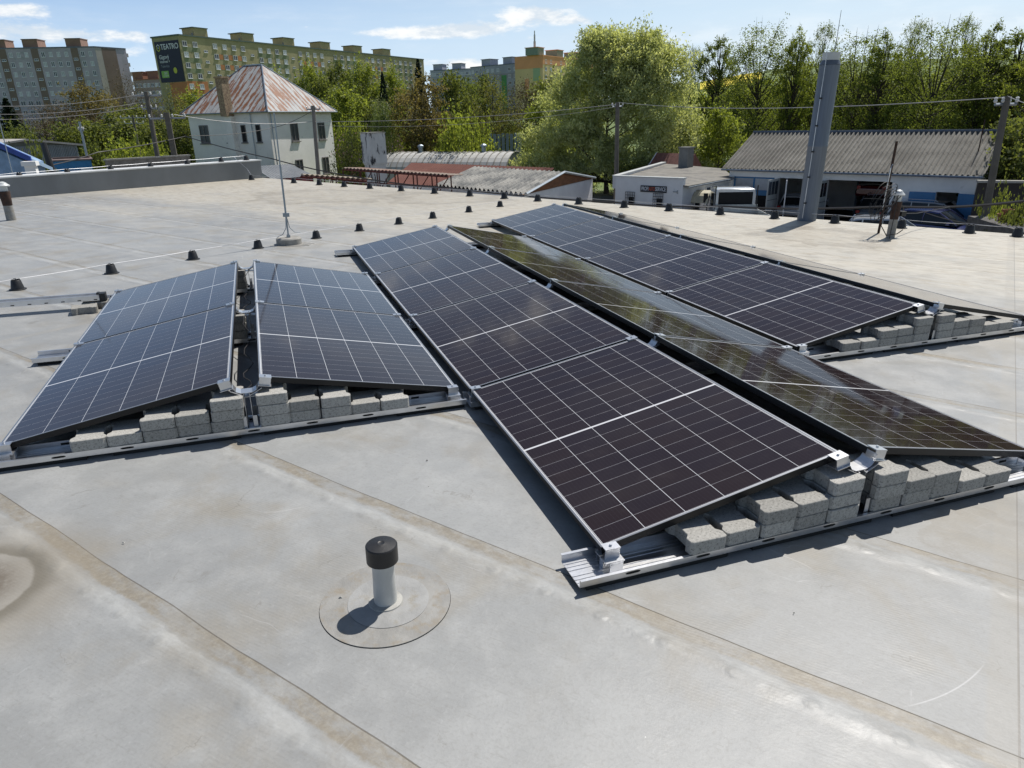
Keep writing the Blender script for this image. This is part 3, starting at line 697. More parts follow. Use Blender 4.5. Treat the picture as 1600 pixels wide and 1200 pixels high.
# ------------------------------------------------------------------ materials for the surroundings
def leaf_mat(name, c1, c2, c3=None, trans=.45, tbright=1.6):
    m = bpy.data.materials.new(name); m.use_nodes = True; k = NT(m.node_tree); k.n.clear()
    out = k.new('ShaderNodeOutputMaterial'); at_ = k.new('ShaderNodeAttribute'); at_.attribute_name = 'tint'
    f = at_.outputs['Fac']; c = k.mix(f, c1, c2)
    if c3: c = k.mix(k.ss(f, .80, .93), c, c3)
    d = k.new('ShaderNodeBsdfPrincipled'); k.l.new(c, d.inputs['Base Color']); d.inputs['Roughness'].default_value = .62; d.inputs['Specular IOR Level'].default_value = .3
    t = k.new('ShaderNodeBsdfTranslucent'); k.l.new(k.mix(1.0, c, (tbright*1.05, tbright, tbright*.5), 'MULTIPLY'), t.inputs[0])
    mx = k.new('ShaderNodeMixShader'); mx.inputs[0].default_value = trans
    k.l.new(d.outputs[0], mx.inputs[1]); k.l.new(t.outputs[0], mx.inputs[2]); k.l.new(mx.outputs[0], out.inputs[0]); return m
LM = {
 'alder': leaf_mat('alder_leaves', (.078,.105,.028), (.16,.20,.052), trans=.5, tbright=1.9),
 'bright': leaf_mat('fresh_leaves', (.115,.150,.030), (.22,.26,.060), trans=.5, tbright=1.9),
 'willow': leaf_mat('willow_leaves', (.28,.315,.155), (.50,.545,.31), trans=.5, tbright=1.5),
 'mid': leaf_mat('mid_green_leaves', (.078,.098,.030), (.145,.172,.052), tbright=1.8),
 'backwood': leaf_mat('darkened_leaves', (.040,.056,.018), (.080,.105,.030), tbright=1.3),  # leaf colour kept darker so the panels mirror less brightness
 'dark': leaf_mat('spruce_needles', (.008,.018,.010), (.020,.036,.018), trans=.15),
 'bronze': leaf_mat('bronze_leaves', (.115,.100,.045), (.21,.175,.080), tbright=1.4),
 'olive': leaf_mat('olive_leaves', (.085,.095,.035), (.15,.15,.055)),
 'buds': leaf_mat('budding_twigs', (.075,.060,.040), (.12,.09,.055), trans=.2),
 'lilac': leaf_mat('lilac_leaves', (.050,.065,.022), (.085,.105,.030), (.36,.19,.40), trans=.3),
 'white_blossom': leaf_mat('white_blossom', (.10,.14,.05), (.17,.22,.08), (.66,.68,.62), trans=.3),
}
M['bark'] = pm('bark', (.060,.050,.040), .95, var=.3, scale=6)
M['bark_light'] = pm('bark_light', (.13,.115,.095), .95, var=.3, scale=6)

def leaves_mesh(name, cen, size, mat, tint, aspect=1.6, hang=0.0):
    n = len(cen); d = rng.normal(size=(n,3)); d[:,2] -= hang; d /= np.linalg.norm(d, axis=1)[:,None]
    a = rng.normal(size=(n,3)); a -= (a*d).sum(1)[:,None]*d; a /= np.linalg.norm(a, axis=1)[:,None]
    s = size*rng.uniform(.65,1.3,size=(n,1)); L = d*s*aspect; Wd = a*s*.5
    q = np.stack([cen-L*.5, cen+Wd, cen+L*.5, cen-Wd], 1).reshape(-1,3).astype(np.float32)
    me = bpy.data.meshes.new(name); me.vertices.add(4*n); me.vertices.foreach_set('co', q.ravel())
    me.loops.add(4*n); me.loops.foreach_set('vertex_index', np.arange(4*n, dtype=np.int32))
    me.polygons.add(n); me.polygons.foreach_set('loop_start', np.arange(0, 4*n, 4, dtype=np.int32)); me.polygons.foreach_set('loop_total', np.full(n, 4, dtype=np.int32))
    at_ = me.attributes.new('tint', 'FLOAT', 'POINT'); at_.data.foreach_set('value', np.repeat(np.clip(tint, 0, 1), 4).astype(np.float32))
    me.materials.append(mat); me.update(calc_edges=True); return me

KINDS = {   # envelope: list of (relative height, relative radius); start: first branch height
 'alder':  dict(env=[(.16,.35),(.3,.62),(.5,.95),(.68,1.0),(.85,.68),(.96,.32),(1.0,.1)], ncl=110, spread=.43, up=.55, leader=True),
 'round':  dict(env=[(.1,.5),(.25,.92),(.5,1.0),(.75,.85),(.9,.55),(1.0,.2)], ncl=85, spread=.75, up=.35, leader=False),
 'poplar': dict(env=[(.08,.5),(.25,.85),(.5,1.0),(.75,.8),(.92,.45),(1.0,.12)], ncl=80, spread=.75, up=.7, leader=True),
 'bare':   dict(env=[(.18,.4),(.4,.85),(.6,1.0),(.8,.8),(.95,.4),(1.0,.15)], ncl=70, spread=.95, up=.6, leader=True),
 'bush':   dict(env=[(.02,.8),(.25,1.0),(.5,.95),(.75,.75),(.92,.45),(1.0,.2)], ncl=60, spread=.8, up=.3, leader=False),
 'willow': dict(env=[(.05,.70),(.2,.95),(.4,1.0),(.6,.92),(.78,.74),(.92,.48),(1.0,.2)], ncl=340, spread=.42, up=.4, leader=False),
}
def tree_meshes(kind, H, Rr, nleaf, lsize, mat, bark, seed, lean=0.0, branch_r=1.0, lobes=None):
    global rng
    rng = np.random.default_rng(seed); K = KINDS[kind]; env = K['env']; hs = [e[0] for e in env]; rs = [e[1] for e in env]
    C_ = []
    ncl = K['ncl']
    while len(C_) < ncl:
        h = rng.uniform(env[0][0], 1.0); r = np.interp(h, hs, rs)
        if rng.uniform() > r+.12: continue
        a = rng.uniform(0, 2*PI); q = math.sqrt(rng.uniform(.05, 1.0))*r*(1+.12*math.sin(3*a+seed)+.10*math.sin(7*h+a+seed))
        p = np.array([q*Rr*math.cos(a), q*Rr*math.sin(a), h*H])
        if lobes is not None:
            lx, lz, lr = lobes[rng.integers(len(lobes))]; v = rng.normal(size=3); v /= np.linalg.norm(v); rad = lr*rng.uniform(.6,1.0)**.5
            p = np.array([lx*Rr+v[0]*rad*Rr, v[1]*rad*Rr, lz*H+v[2]*rad*H*.5]);
            if p[2] < .03*H: continue
        C_.append(p)
    C_ = np.array(C_); cr = Rr*K['spread']*rng.uniform(.28,.52,size=ncl)
    # leaves: shell-weighted gaussian around each cluster, stretched along an outward spray
    w = cr**1.6; cnt = np.maximum(8, (nleaf*w/w.sum()).astype(int)); cen = []; tint = []
    for c, r, n in zip(C_, cr, cnt):
        v = rng.normal(size=(n,3)); v /= np.linalg.norm(v, axis=1)[:,None]; v *= (r*np.abs(rng.normal(.72,.30,size=n)))[:,None]
        out = np.array([c[0], c[1], 0.]); out /= (np.linalg.norm(out)+1e-6); tt = rng.uniform(0,1,size=n)
        v[:,2] *= .75
        nt = 9; tw = rng.normal(size=(nt,3)); tw[:,2] += K['up']; tw += out*.5; tw /= np.linalg.norm(tw,axis=1)[:,None]
        k = rng.integers(nt, size=n); m_ = rng.uniform(size=n) < (.6 if kind != 'willow' else .75)
        sp = tw[k]*(tt*r*(1.55 if kind != 'willow' else 1.25))[:,None]+rng.normal(size=(n,3))*r*(.09 if kind != 'willow' else .14)
        v = np.where(m_[:,None], sp, v)
        cen.append(c+v); tint.append(np.clip(rng.uniform(.0,.5)+rng.uniform(0,.5,size=n), 0, 1))
    cen = np.concatenate(cen); tint = np.concatenate(tint); cen[:,2] = np.maximum(cen[:,2], .05)
    crown = leaves_mesh(kind+'_crown', cen, lsize, mat, tint, 2.6 if kind == 'willow' else 1.4, 1.2 if kind == 'willow' else 0)
    b = MB(); tr = H*.014*branch_r+.03
    lx = lean*H
    def axis(t): return Vector((lx*t+.012*H*math.sin(5*t+seed), .01*H*math.cos(4*t+seed), H*t))
    top = .93 if K['leader'] else .5
    b.tube([axis(top*i/9) for i in range(10)], [tr*(1.25-.25*i/1 if i < 1 else 1.0)*(1-.88*(i/9)) + .012 for i in range(10)], 7)
    for c in C_[: (ncl if kind in ('bare','alder','poplar') else ncl*2//3 if kind != 'willow' else 70)]:
        c = Vector(c); t0 = max(.08, min(top*.97, (c.z/H)-(.10+.14*K['up'])-.25*math.hypot(c.x,c.y)/H)); s = axis(t0)
        mid = s.lerp(c, .5)+Vector((rng.normal()*.03*H*.4, rng.normal()*.03*H*.4, -.02*H))
        r0 = tr*(1-.8*t0)*.42+.01
        b.tube([s, s.lerp(mid,.55), mid, c, c+(c-mid)*.35+Vector((0,0,.02*H))], [r0, r0*.75, r0*.55, r0*.28, .006], 4)
    trunk = b.mesh('trunk', bark, True)
    return crown, trunk
TM = {}
def plant(name, label, cat, p, key, H, W_, rz=None, group='trees beyond the roof', builder=None, sink=0.0):
    """one tree: crown and trunk children; meshes shared between trees of one key"""
    crown, trunk = TM[key][0], TM[key][1]; H0, R0 = TM[key][2], TM[key][3]
    t = empty(name, (p.x, p.y, p.z-sink), rz if rz is not None else random.uniform(0, 6.28)); t.scale = (W_/2/R0, W_/2/R0, H/H0)
    obj('crown', crown, t); obj('trunk', trunk, t); tag(t, label, cat, group); return t
def reg(key, kind, H, Rr, nleaf, lsize, mat, seed, bark='bark', **kw):
    c, t = tree_meshes(kind, H, Rr, nleaf, lsize, LM[mat], M[bark], seed, **kw); TM[key] = (c, t, H, Rr)
reg('alder1','alder',16,3.6,21000,.125,'alder',1,branch_r=1.5); reg('alder2','alder',16,3.6,21000,.125,'alder',12,branch_r=1.5); reg('alder3','alder',16,3.6,19000,.13,'bright',23,branch_r=1.5); reg('alder4','alder',16,4.2,12000,.11,'alder',34)
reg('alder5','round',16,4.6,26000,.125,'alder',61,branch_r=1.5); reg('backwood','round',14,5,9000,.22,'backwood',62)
reg('mid1','round',10,4,9000,.26,'mid',5); reg('mid2','round',10,4,9000,.26,'mid',6); reg('fresh1','poplar',12,4,10000,.24,'bright',7); reg('fresh2','round',10,4,10000,.24,'bright',8)
reg('bronze','round',11,4.2,9000,.22,'bronze',9); reg('olive','bare',10,4.5,5000,.18,'olive',10); reg('buds','bare',10,4.5,2600,.13,'buds',11,bark='bark_light'); reg('budsred','bare',10,3.5,5000,.14,'buds',13)
reg('bushb','bush',3,2.6,7000,.13,'bright',14); reg('bushm','bush',3,2.6,7000,.14,'mid',15); reg('lilac','bush',4,3,8000,.11,'lilac',16); reg('blossom','bush',4,3,7000,.13,'white_blossom',17)
def spruce_mesh(H, Rr, seed):
    r_ = np.random.default_rng(seed); cen = []; b = MB(); b.tube([(0,0,0),(0,0,H*.97)], [.22,.03], 7)
    n = 46
    for i in range(n):
        h = .06+.93*i/n; R1 = Rr*(1-h)**.8+.12; m_ = int(6+6*(1-h))
        for j in range(m_):
            a = r_.uniform(0, 6.28); L = R1*r_.uniform(.75,1.1); t = r_.uniform(0,1,size=int(60*(1-h)+14)); 
            x = t*L*math.cos(a); y = t*L*math.sin(a); z = h*H-.16*t*L-.22*L*t*t+.1*r_.normal(size=len(t)); w = r_.normal(size=(len(t),2))*.16*(1.1-t)[:,None]*L*.6
            cen.append(np.stack([x+w[:,0], y+w[:,1], z], 1))
    cen = np.concatenate(cen); global rng; rng = r_
    return leaves_mesh('spruce_crown', cen, .20, LM['dark'], r_.uniform(0,1,size=len(cen)), 1.8, .6), b.mesh('trunk', M['bark'], True)
c, t = spruce_mesh(14, 3.0, 3); TM['spruce'] = (c, t, 14, 3.0)

def by_top(px, ytop, D, ybase=None):
    """ground point in the column px and the height that reaches ytop, at distance D"""
    q = WD(px, ytop, D); p = Vector((q.x, q.y, terr(q.x, q.y))); return p, q.z-p.z
def grow(px, ytop, D, wpx, key, label, cat='tree', name='broadleaf_tree', group='trees beyond the roof', rz=None):
    p, H = by_top(px, ytop, D); H *= .95
    return plant(name, label, cat, p, key, H, wpx/1130*D, rz, group)
# --- big willow
c, t = tree_meshes('willow', 14, 7, 180000, .10, LM['willow'], M['bark'], 41, branch_r=.9,
                   lobes=[(-.05,.05,.45),(-.5,.07,.34),(.5,.07,.36),(.78,.12,.26),(.0,.84,.30),(.28,.80,.32),(-.15,.74,.30),(.55,.72,.36),(.62,.50,.38),(.66,.30,.34),(.35,.6,.4),(-.3,.6,.36),(-.5,.46,.36),(-.66,.30,.34),(-.78,.18,.24),(-.4,.25,.4),(.1,.4,.45),(.3,.22,.4),(.68,.15,.28),(-.02,.14,.4),(-.05,.93,.14),(.45,.88,.2)])
TM['willow'] = (c, t, 14, 7)
p, H = by_top(955, 26, 60); H *= .91
wt = plant('willow_tree', 'huge pale green willow with a broad rounded crown behind the sheds', 'tree', p, 'willow', H, 252/1120*60, rz=-YAW-.12)

# --- alder row on the right
row = [(1085,66,92,44,'alder4','thin pale alder just right of the big willow'),(1128,50,86,66,'alder2','alder with an oval crown and straight dark trunk, second right of the willow'),
 (1196,36,82,96,'alder5','tall alder left of the square grey chimney'),(1252,30,80,58,'alder3','narrow bright alder touching the left side of the chimney'),(1292,28,84,64,'alder4','sparse pale alder directly behind the chimney top'),
 (1356,50,76,112,'alder5','dense alder right of the chimney with a forked trunk'),(1392,40,74,76,'alder1','alder over the middle of the long corrugated roof'),(1436,22,86,64,'alder4','tallest sparse alder over the long corrugated roof'),
 (1480,34,72,104,'alder5','bright alder with a leaning dark trunk behind the corrugated roof'),(1520,16,84,72,'alder4','pale topped alder near the right end of the corrugated roof'),(1556,26,74,74,'alder1','alder just left of the leaning concrete pole'),
 (1604,36,76,90,'alder2','alder cut by the right picture edge'),(1660,30,70,90,'alder3','alder beyond the right picture edge'),(1730,20,64,100,'alder1','second alder beyond the right picture edge'),(1810,40,60,110,'alder2','third alder beyond the right picture edge'),(1910,30,56,120,'alder3','fourth alder beyond the right picture edge')]
for i, (px, yt, D, w, key, lab) in enumerate(row): grow(px, yt, D, w*(1.0+.12*((i*7) % 3-1)), key, lab, name='alder_tree', group='alders behind the garages')
for i, (px, yt, w) in enumerate([(1215,132,70),(1330,128,80),(1405,122,90),(1470,118,90),(1540,112,90),(1610,90,90),(1690,50,110),(1790,40,120),(1900,30,130),(2030,20,150)]):  # rear row added, mostly out of frame, to darken the panels' reflections
    grow(px, yt, 104 if px < 1650 else 78, w, 'backwood', f'darkened tree added in the second row behind the alders, {ORD[i]} from the left', group='second row behind the alders')
und = [(1105,140,98,90,'bushb'),(1170,128,100,100,'fresh2'),(1235,120,96,90,'bushb'),(1300,118,98,100,'fresh2'),(1365,112,95,90,'mid1'),(1430,118,98,100,'bushb'),(1495,112,92,100,'fresh2'),(1560,118,90,100,'mid2'),(1625,118,84,100,'fresh2'),(1690,120,80,100,'mid1')]
for i, (px, yt, D, w, key) in enumerate(und):
    grow(px, yt, D, w*1.25, key, f'low bright thicket under the alders, {ORD[i]} from the left', 'bush', 'thicket', 'thickets under the alders')
grow(1128,170,62,80,'fresh2','round leafy tree between the willow and the corrugated garage','tree')
grow(1590,185,46,90,'mid2','dark shaded bush behind the leaning pole at the right edge','bush','dark_bush')
grow(1640,170,44,110,'mid1','dark bush beyond the right picture edge','bush','dark_bush')
# --- middle distance, left to right
mids = [(6,146,105,52,'spruce','dark spruce at the left picture edge'),(-50,120,110,70,'spruce','dark spruce beyond the left picture edge'),(132,130,120,66,'bronze','yellow bronze tree in front of the grey apartment block'),
 (60,165,125,80,'buds','bare budding tree low before the grey block'),(100,160,115,70,'budsred','reddish budding tree below the bronze one'),(185,118,135,60,'buds','bare tall tree before the brown striped end wall'),(205,122,130,44,'buds','second bare tree beside the brown striped end wall'),
 (170,178,95,90,'mid1','round dark green tree behind the blue container'),(205,165,100,60,'mid2','dark green tree behind the twin concrete poles'),(262,148,100,80,'olive','olive green tree behind the white house corner'),(300,138,112,60,'fresh1','light green tree peeking left of the rusty roof'),
 (478,96,125,56,'fresh1','bright birch right of the rusty hip roof'),(527,96,135,44,'mid1','green tree before the olive apartment block'),(562,92,128,54,'fresh1','tall bright birch before the olive apartment block'),(596,105,122,30,'spruce','narrow dark conifer between two birches'),
 (612,102,130,40,'fresh1','light birch right of the narrow conifer'),(652,84,150,36,'spruce','dark spruce at the right end of the olive block'),(540,142,92,100,'fresh2','broad bright bush tree right of the white house'),(592,160,90,60,'mid1','mid green tree left of the bronze maple'),
 (655,116,86,84,'bronze','bronze leafed maple in the middle of the trees'),(705,112,92,62,'mid2','airy green tree right of the bronze maple'),(732,116,100,48,'alder1','thin dark trunked tree in the middle of the tree belt'),(770,130,88,80,'olive','olive brown tree before the grey blue blocks'),
 (822,128,92,60,'budsred','reddish budding tree before the orange block'),(868,118,110,80,'mid1','green tree below the orange block'),(905,98,115,60,'mid2','dark tree top beside the orange block'),(750,118,120,60,'mid1','tree behind the airy trees before the grey blue blocks'),
 (500,120,118,50,'mid2','green tree between the hip roof and the olive block'),(430,110,130,50,'fresh1','bright tree behind the rusty hip roof'),(850,150,84,60,'fresh2','bright tree left of the willow')]
for px, yt, D, w, key, lab in mids:
    cn = key == 'spruce'; grow(px, yt, D, w*1.0, key, lab, name='spruce_tree' if cn else 'broadleaf_tree')
bsh = [(50,248,40,60,'bushm','green hedge behind the parapet at the left'),(200,222,62,80,'bushb','bright bush left of the concrete poles'),(245,232,64,40,'bushb','small bright bush between the concrete poles'),(150,232,70,60,'bushm','dark bush beside the blue container'),
 (545,190,78,60,'bushb','bright bush behind the lilac'),(548,198,64,72,'lilac','lilac in bloom right of the white house'),(612,205,72,40,'lilac','lilac bush behind the stained white tower'),(590,160,84,36,'blossom','bush with white blossom below the trees'),
 (722,182,70,84,'bushb','wide bright willow bush above the arched shed'),(790,192,92,70,'bushb','yellow green bush behind the slab fence'),(660,188,96,60,'bushm','low dark bush at the foot of the maple'),(615,192,100,50,'bushb','low bright bush on the meadow'),
 (755,190,96,60,'fresh2','fresh bush behind the middle trees'),(565,190,98,60,'bushm','dark low bush on the meadow edge'),(700,180,104,70,'bushm','dark undergrowth below the middle trees'),(820,196,98,60,'bushm','dark undergrowth left of the willow'),
 (1556,316,30,44,'bushm','dark potted bush by the small white shed'),(1590,332,27,60,'bushm','green shrub in front of the small white shed'),(1558,334,28,40,'bushb','small plant beside the clay pots'),
 (25,205,92,60,'bushm','scrub before the row of parked cars'),(110,200,98,70,'bushm','scrub right of the row of parked cars'),(70,190,140,60,'olive','brownish scrub behind the parked cars'),(240,190,90,60,'mid1','dark scrub behind the concrete poles'),(150,195,110,70,'mid2','dark green scrub left of the concrete poles'),(285,180,88,50,'mid1','dark tree hugging the white house'),
 (990,255,56,60,'bushm','dark shrubs at the foot of the willow'),(1090,250,60,40,'bushb','bright shrub behind the grey chimney stack'),(1110,190,66,40,'mid1','leafy shrub right of the grey chimney stack')]
for px, yt, D, w, key, lab in bsh: grow(px, yt, D, w*1.0, key, lab, 'bush', 'bush', 'bushes around the yards')
# meadow grass tufts
def tufts():
    r_ = np.random.default_rng(5); n = 26000; px = r_.uniform(500, 900, n); D = r_.uniform(78, 125, n); cen = np.zeros((n,3))
    for i in range(n):
        q = WD(px[i], 300, D[i]); cen[i] = (q.x, q.y, terr(q.x, q.y)+.12)
    global rng; rng = r_
    me = leaves_mesh('grass_tufts', cen, .32, LM['bright'], r_.uniform(0,1,n), 1.6, -1.5); tag(obj('grass', me), 'tufts of meadow grass beyond the arched shed', 'grass', kind='stuff')
tufts()

# ------------------------------------------------------------------ buildings
def facade_basis(Pa, Pb):
    """unit vector a->b and the outward normal that looks back at the camera"""
    e = Vector((Pb.x-Pa.x, Pb.y-Pa.y, 0)); L = e.length; e.normalize(); n = Vector((e.y, -e.x, 0))
    if n.dot(Vector((Cw.x-Pa.x, Cw.y-Pa.y, 0))) < 0: n = -n
    return e, n, L
class Bld:
    """a building: Empty at O; footprint corners in world; parts are children in the Empty's frame (no rotation)"""
    def __init__(s, name, label, cat, O, group=None):
        s.o = empty(name, O); tag(s.o, label, cat, group); s.O = Vector(O)
    def loc(s, p): return (p[0]-s.O.x, p[1]-s.O.y, p[2]-s.O.z)
    def prism(s, name, foot, z0, z1, mat, mats=None):
        a = sum(foot[i].x*foot[(i+1) % len(foot)].y-foot[(i+1) % len(foot)].x*foot[i].y for i in range(len(foot)))
        if a < 0: foot = foot[::-1]
        b = MB(); b.prism([(p.x-s.O.x, p.y-s.O.y) for p in foot], z0-s.O.z, z1-s.O.z); return b.build(name, mat, s.o)
    def fac(s, Pa, Pb):
        e, n, L = facade_basis(Pa, Pb); return (Pa, e, n, L)
    def fbox(s, b, F, s0, s1, z0, z1, d0, d1, mi=0):
        Pa, e, n, L = F; vs = []
        for z in (z0, z1):
            for d in (d0, d1):
                for t in (s0, s1): p = Pa+e*t+n*d; vs.append((p.x-s.O.x, p.y-s.O.y, z-s.O.z))
        fs = [(0,1,3,2),(4,6,7,5),(0,4,5,1),(2,3,7,6),(0,2,6,4),(1,5,7,3)]
        b.add(vs, fs, mi)
    def window(s, me, F, t, z, name='window', scale=None):
        Pa, e, n, L = F; p = Pa+e*t
        o = obj(name, me, s.o, s.loc((p.x, p.y, z))); o.rotation_euler = (0, 0, math.atan2(n.y, n.x)+PI/2)
        if scale: o.scale = scale
        return o
def window_mesh(w, h, mats, fr=.09, depth=.06, mull=1, sill=True, trans=None):
    """centred at the origin, outside towards -y; frame slot 0, glass slot 1"""
    b = MB(); a, c = w/2, h/2
    b.box(-a,a,-.012,-.002,-c,c,1)
    b.box(-a,-a+fr,-depth,-.013,-c,c); b.box(a-fr,a,-depth,-.013,-c,c); b.box(-a+fr,a-fr,-depth,-.013,c-fr,c); b.box(-a+fr,a-fr,-depth,-.013,-c,-c+fr)
    for i in range(mull): x = -a+w*(i+1)/(mull+1); b.box(x-fr*.55,x+fr*.55,-depth,-.013,-c+fr,c-fr)
    if trans: b.box(-a+fr,a-fr,-depth+.002,-.013,trans-.03,trans+.03)
    if sill: b.box(-a-.08,a+.08,-.16,-.002,-c-.09,-c-.002)
    return b.mesh('window', mats)
M['pvc'] = pm('white_pvc', (.70,.71,.72), .5, var=.05)
M['glass'] = pm('window_glass', (.045,.055,.07), .08, var=.3, scale=.5, objrand=.5)
M['curtain'] = pm('curtained_glass', (.42,.44,.47), .35, var=.15, scale=2, objrand=.2)
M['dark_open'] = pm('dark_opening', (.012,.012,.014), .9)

def place_all(bl, F, me_list, spots, name='window', limit=96):
    spots = sorted(spots, key=lambda q: -q[2])
    for k, (t, z, w) in enumerate(spots[:limit]): bl.window(me_list[random.randrange(len(me_list))], F, t, z, name)
    rest = spots[limit:]
    if rest:
        b = MB()
        for t, z, w in rest:
            bl.fbox(b, F, t-.75, t+.75, z-.7, z+.7, .002, .012, 1); bl.fbox(b, F, t-.75, t-.66, z-.7, z+.7, .013, .06); bl.fbox(b, F, t+.66, t+.75, z-.7, z+.7, .013, .06)
            bl.fbox(b, F, t-.05, t+.05, z-.7, z+.7, .013, .06); bl.fbox(b, F, t-.66, t+.66, z+.61, z+.7, .013, .06); bl.fbox(b, F, t-.66, t+.66, z-.7, z-.61, .013, .06); bl.fbox(b, F, t-.8, t+.8, z-.79, z-.702, .002, .16)
        o = b.build('window_rows', [M['pvc'], M['glass']], bl.o); tag(o, kind='stuff')

W_pvc = [window_mesh(1.5,1.4,[M['pvc'],M['glass']]), window_mesh(1.5,1.4,[M['pvc'],M['curtain']]), window_mesh(1.5,1.4,[M['pvc'],M['glass']],mull=2)]
W_stair = [window_mesh(1.3,.65,[M['pvc'],M['glass']],.08)]

# --- grey panel block on the left
def grey_block():
    D0 = 272; top = WD(147.5, 74, D0); c0 = Vector((top.x, top.y, 0)); z1 = top.z
    q = WD(-150, 91, 301); c1 = Vector((q.x, q.y, 0)); q = WD(196, 76, 277); c2 = Vector((q.x, q.y, 0)); c3 = c1+(c2-c0)
    gz = terr(c0.x, c0.y)-1
    bl = Bld('apartment_block', 'grey and brown prefabricated apartment block at the far left', 'building', (c0.x, c0.y, gz))
    mg = pm('panel_grey', (.42,.385,.44), .9, var=.10, scale=.25, col2=(.33,.33,.35), f2=(.5,.7)); mb = pm('panel_brown', (.20,.15,.125), .9, var=.08, scale=.3); ml = pm('panel_pale', (.42,.39,.36), .9, var=.08, scale=.3)
    mbox = pm('stair_head_brown', (.26,.165,.125), .9, var=.1, scale=.3)
    bl.prism('wall', [c0, c2, c3, c1], gz, z1, mg)
    F = bl.fac(c0, c1); E_ = bl.fac(c0, c2); L = F[3]; LE = E_[3]; st = 2.8
    b = MB(); bl.fbox(b, F, -.1, L, z1+.002, z1+.35, -.3, .12); bl.fbox(b, E_, 0.13, LE, z1+.002, z1+.35, -.3, .12); b.build('roof_edge', M['chimney_dark'], bl.o)
    b = MB(); bl.fbox(b, E_, LE*.20, LE*.66, gz, z1-.05, .0, .06); b.build('end_stripe', mb, bl.o)
    b = MB(); bl.fbox(b, E_, .05, LE*.20-.01, gz, z1-.05, .0, .05); b.build('end_panel', ml, bl.o)
    # columns measured from the near corner
    cols = []; t = 1.6; plan = ['w','w','s','w','w','w','w','s','w','w','w','s','w','w','g','w','w','s','w','w','w','w','s','w','w','w','s']
    step = 2.36
    for kx in plan:
        cols.append((kx, t)); t += step*(1.12 if kx == 's' else 1.0)
    spots = []; rows = 9
    for kx, t in cols:
        if t > L-1: break
        if kx in 'sg':
            b = MB(); bl.fbox(b, F, t-.95*1.15, t+.95*1.15, gz, z1-.05, .0, .05); b.build('stair_strip', mb if kx == 's' else M['chimney'], bl.o)
            if kx == 's':
                F2 = (F[0]+F[2]*.052, F[1], F[2], L)
                for r in range(7): bl.window(W_stair[0], F2, t, z1-3.2-st*r)
        else:
            for r in range(rows): spots.append((t, z1-1.75-st*r, -r-.0*t))
    wm = [window_mesh(1.15,1.5,[M['pvc'],M['glass']],.12), window_mesh(1.15,1.5,[M['pvc'],M['glass']],.12), window_mesh(1.05,1.35,[M['pvc'],M['curtain']],.10)]
    place_all(bl, F, wm, spots, limit=86)
    for t in (cols[2][1]-2.0, cols[7][1]-1.0, cols[11][1]-1.0, cols[17][1]-2, cols[22][1]-1):
        if t+5 > L: break
        b = MB(); bl.fbox(b, F, t, t+4.6, z1+.35, z1+2.6, -5.5, -.9); bl.fbox(b, F, t-.15, t+4.75, z1+2.602, z1+2.8, -5.7, -.7, 1); b.build('stair_head', [mbox, mb], bl.o)
    b = MB()
    for r in range(8): bl.fbox(b, E_, LE+.01, LE+.9, z1-2.2-st*r, z1-1.1-st*r, -3.0, -.6)
    b.build('loggia', ml, bl.o)
grey_block()

# --- olive block with the advertisement
def txt(body, size, mat, parent, M_, name='lettering', ext=.02, align='LEFT', shear=0.0, space=1.0, bold=0.0):
    cu = bpy.data.curves.new(name, 'FONT'); cu.body = body; cu.size = size; cu.align_x = align; cu.align_y = 'CENTER'; cu.extrude = ext; cu.shear = shear; cu.space_character = space; cu.offset = bold
    o = bpy.data.objects.new(name, cu); dg = bpy.context.evaluated_depsgraph_get(); COL.objects.link(o); dg = bpy.context.evaluated_depsgraph_get()
    me = bpy.data.meshes.new_from_object(o.evaluated_get(dg)); bpy.data.objects.remove(o); bpy.data.curves.remove(cu)
    me.materials.clear(); me.materials.append(mat); r = obj(name, me, parent); r.matrix_local = M_; return r
def wallM(bl, F, t, z, d):                 # text matrix on a facade: x along the wall to the viewer's right, y up, z outward
    Pa, e, n, L = F; p = Pa+e*t+n*d; x = Vector((-n.y, n.x, 0)); m = Matrix((x, Vector((0,0,1)), n)).transposed().to_4x4(); m.translation = Vector(bl.loc((p.x, p.y, z))); return m
def flat(name, color): return pm(name, color, .6, var=.03)
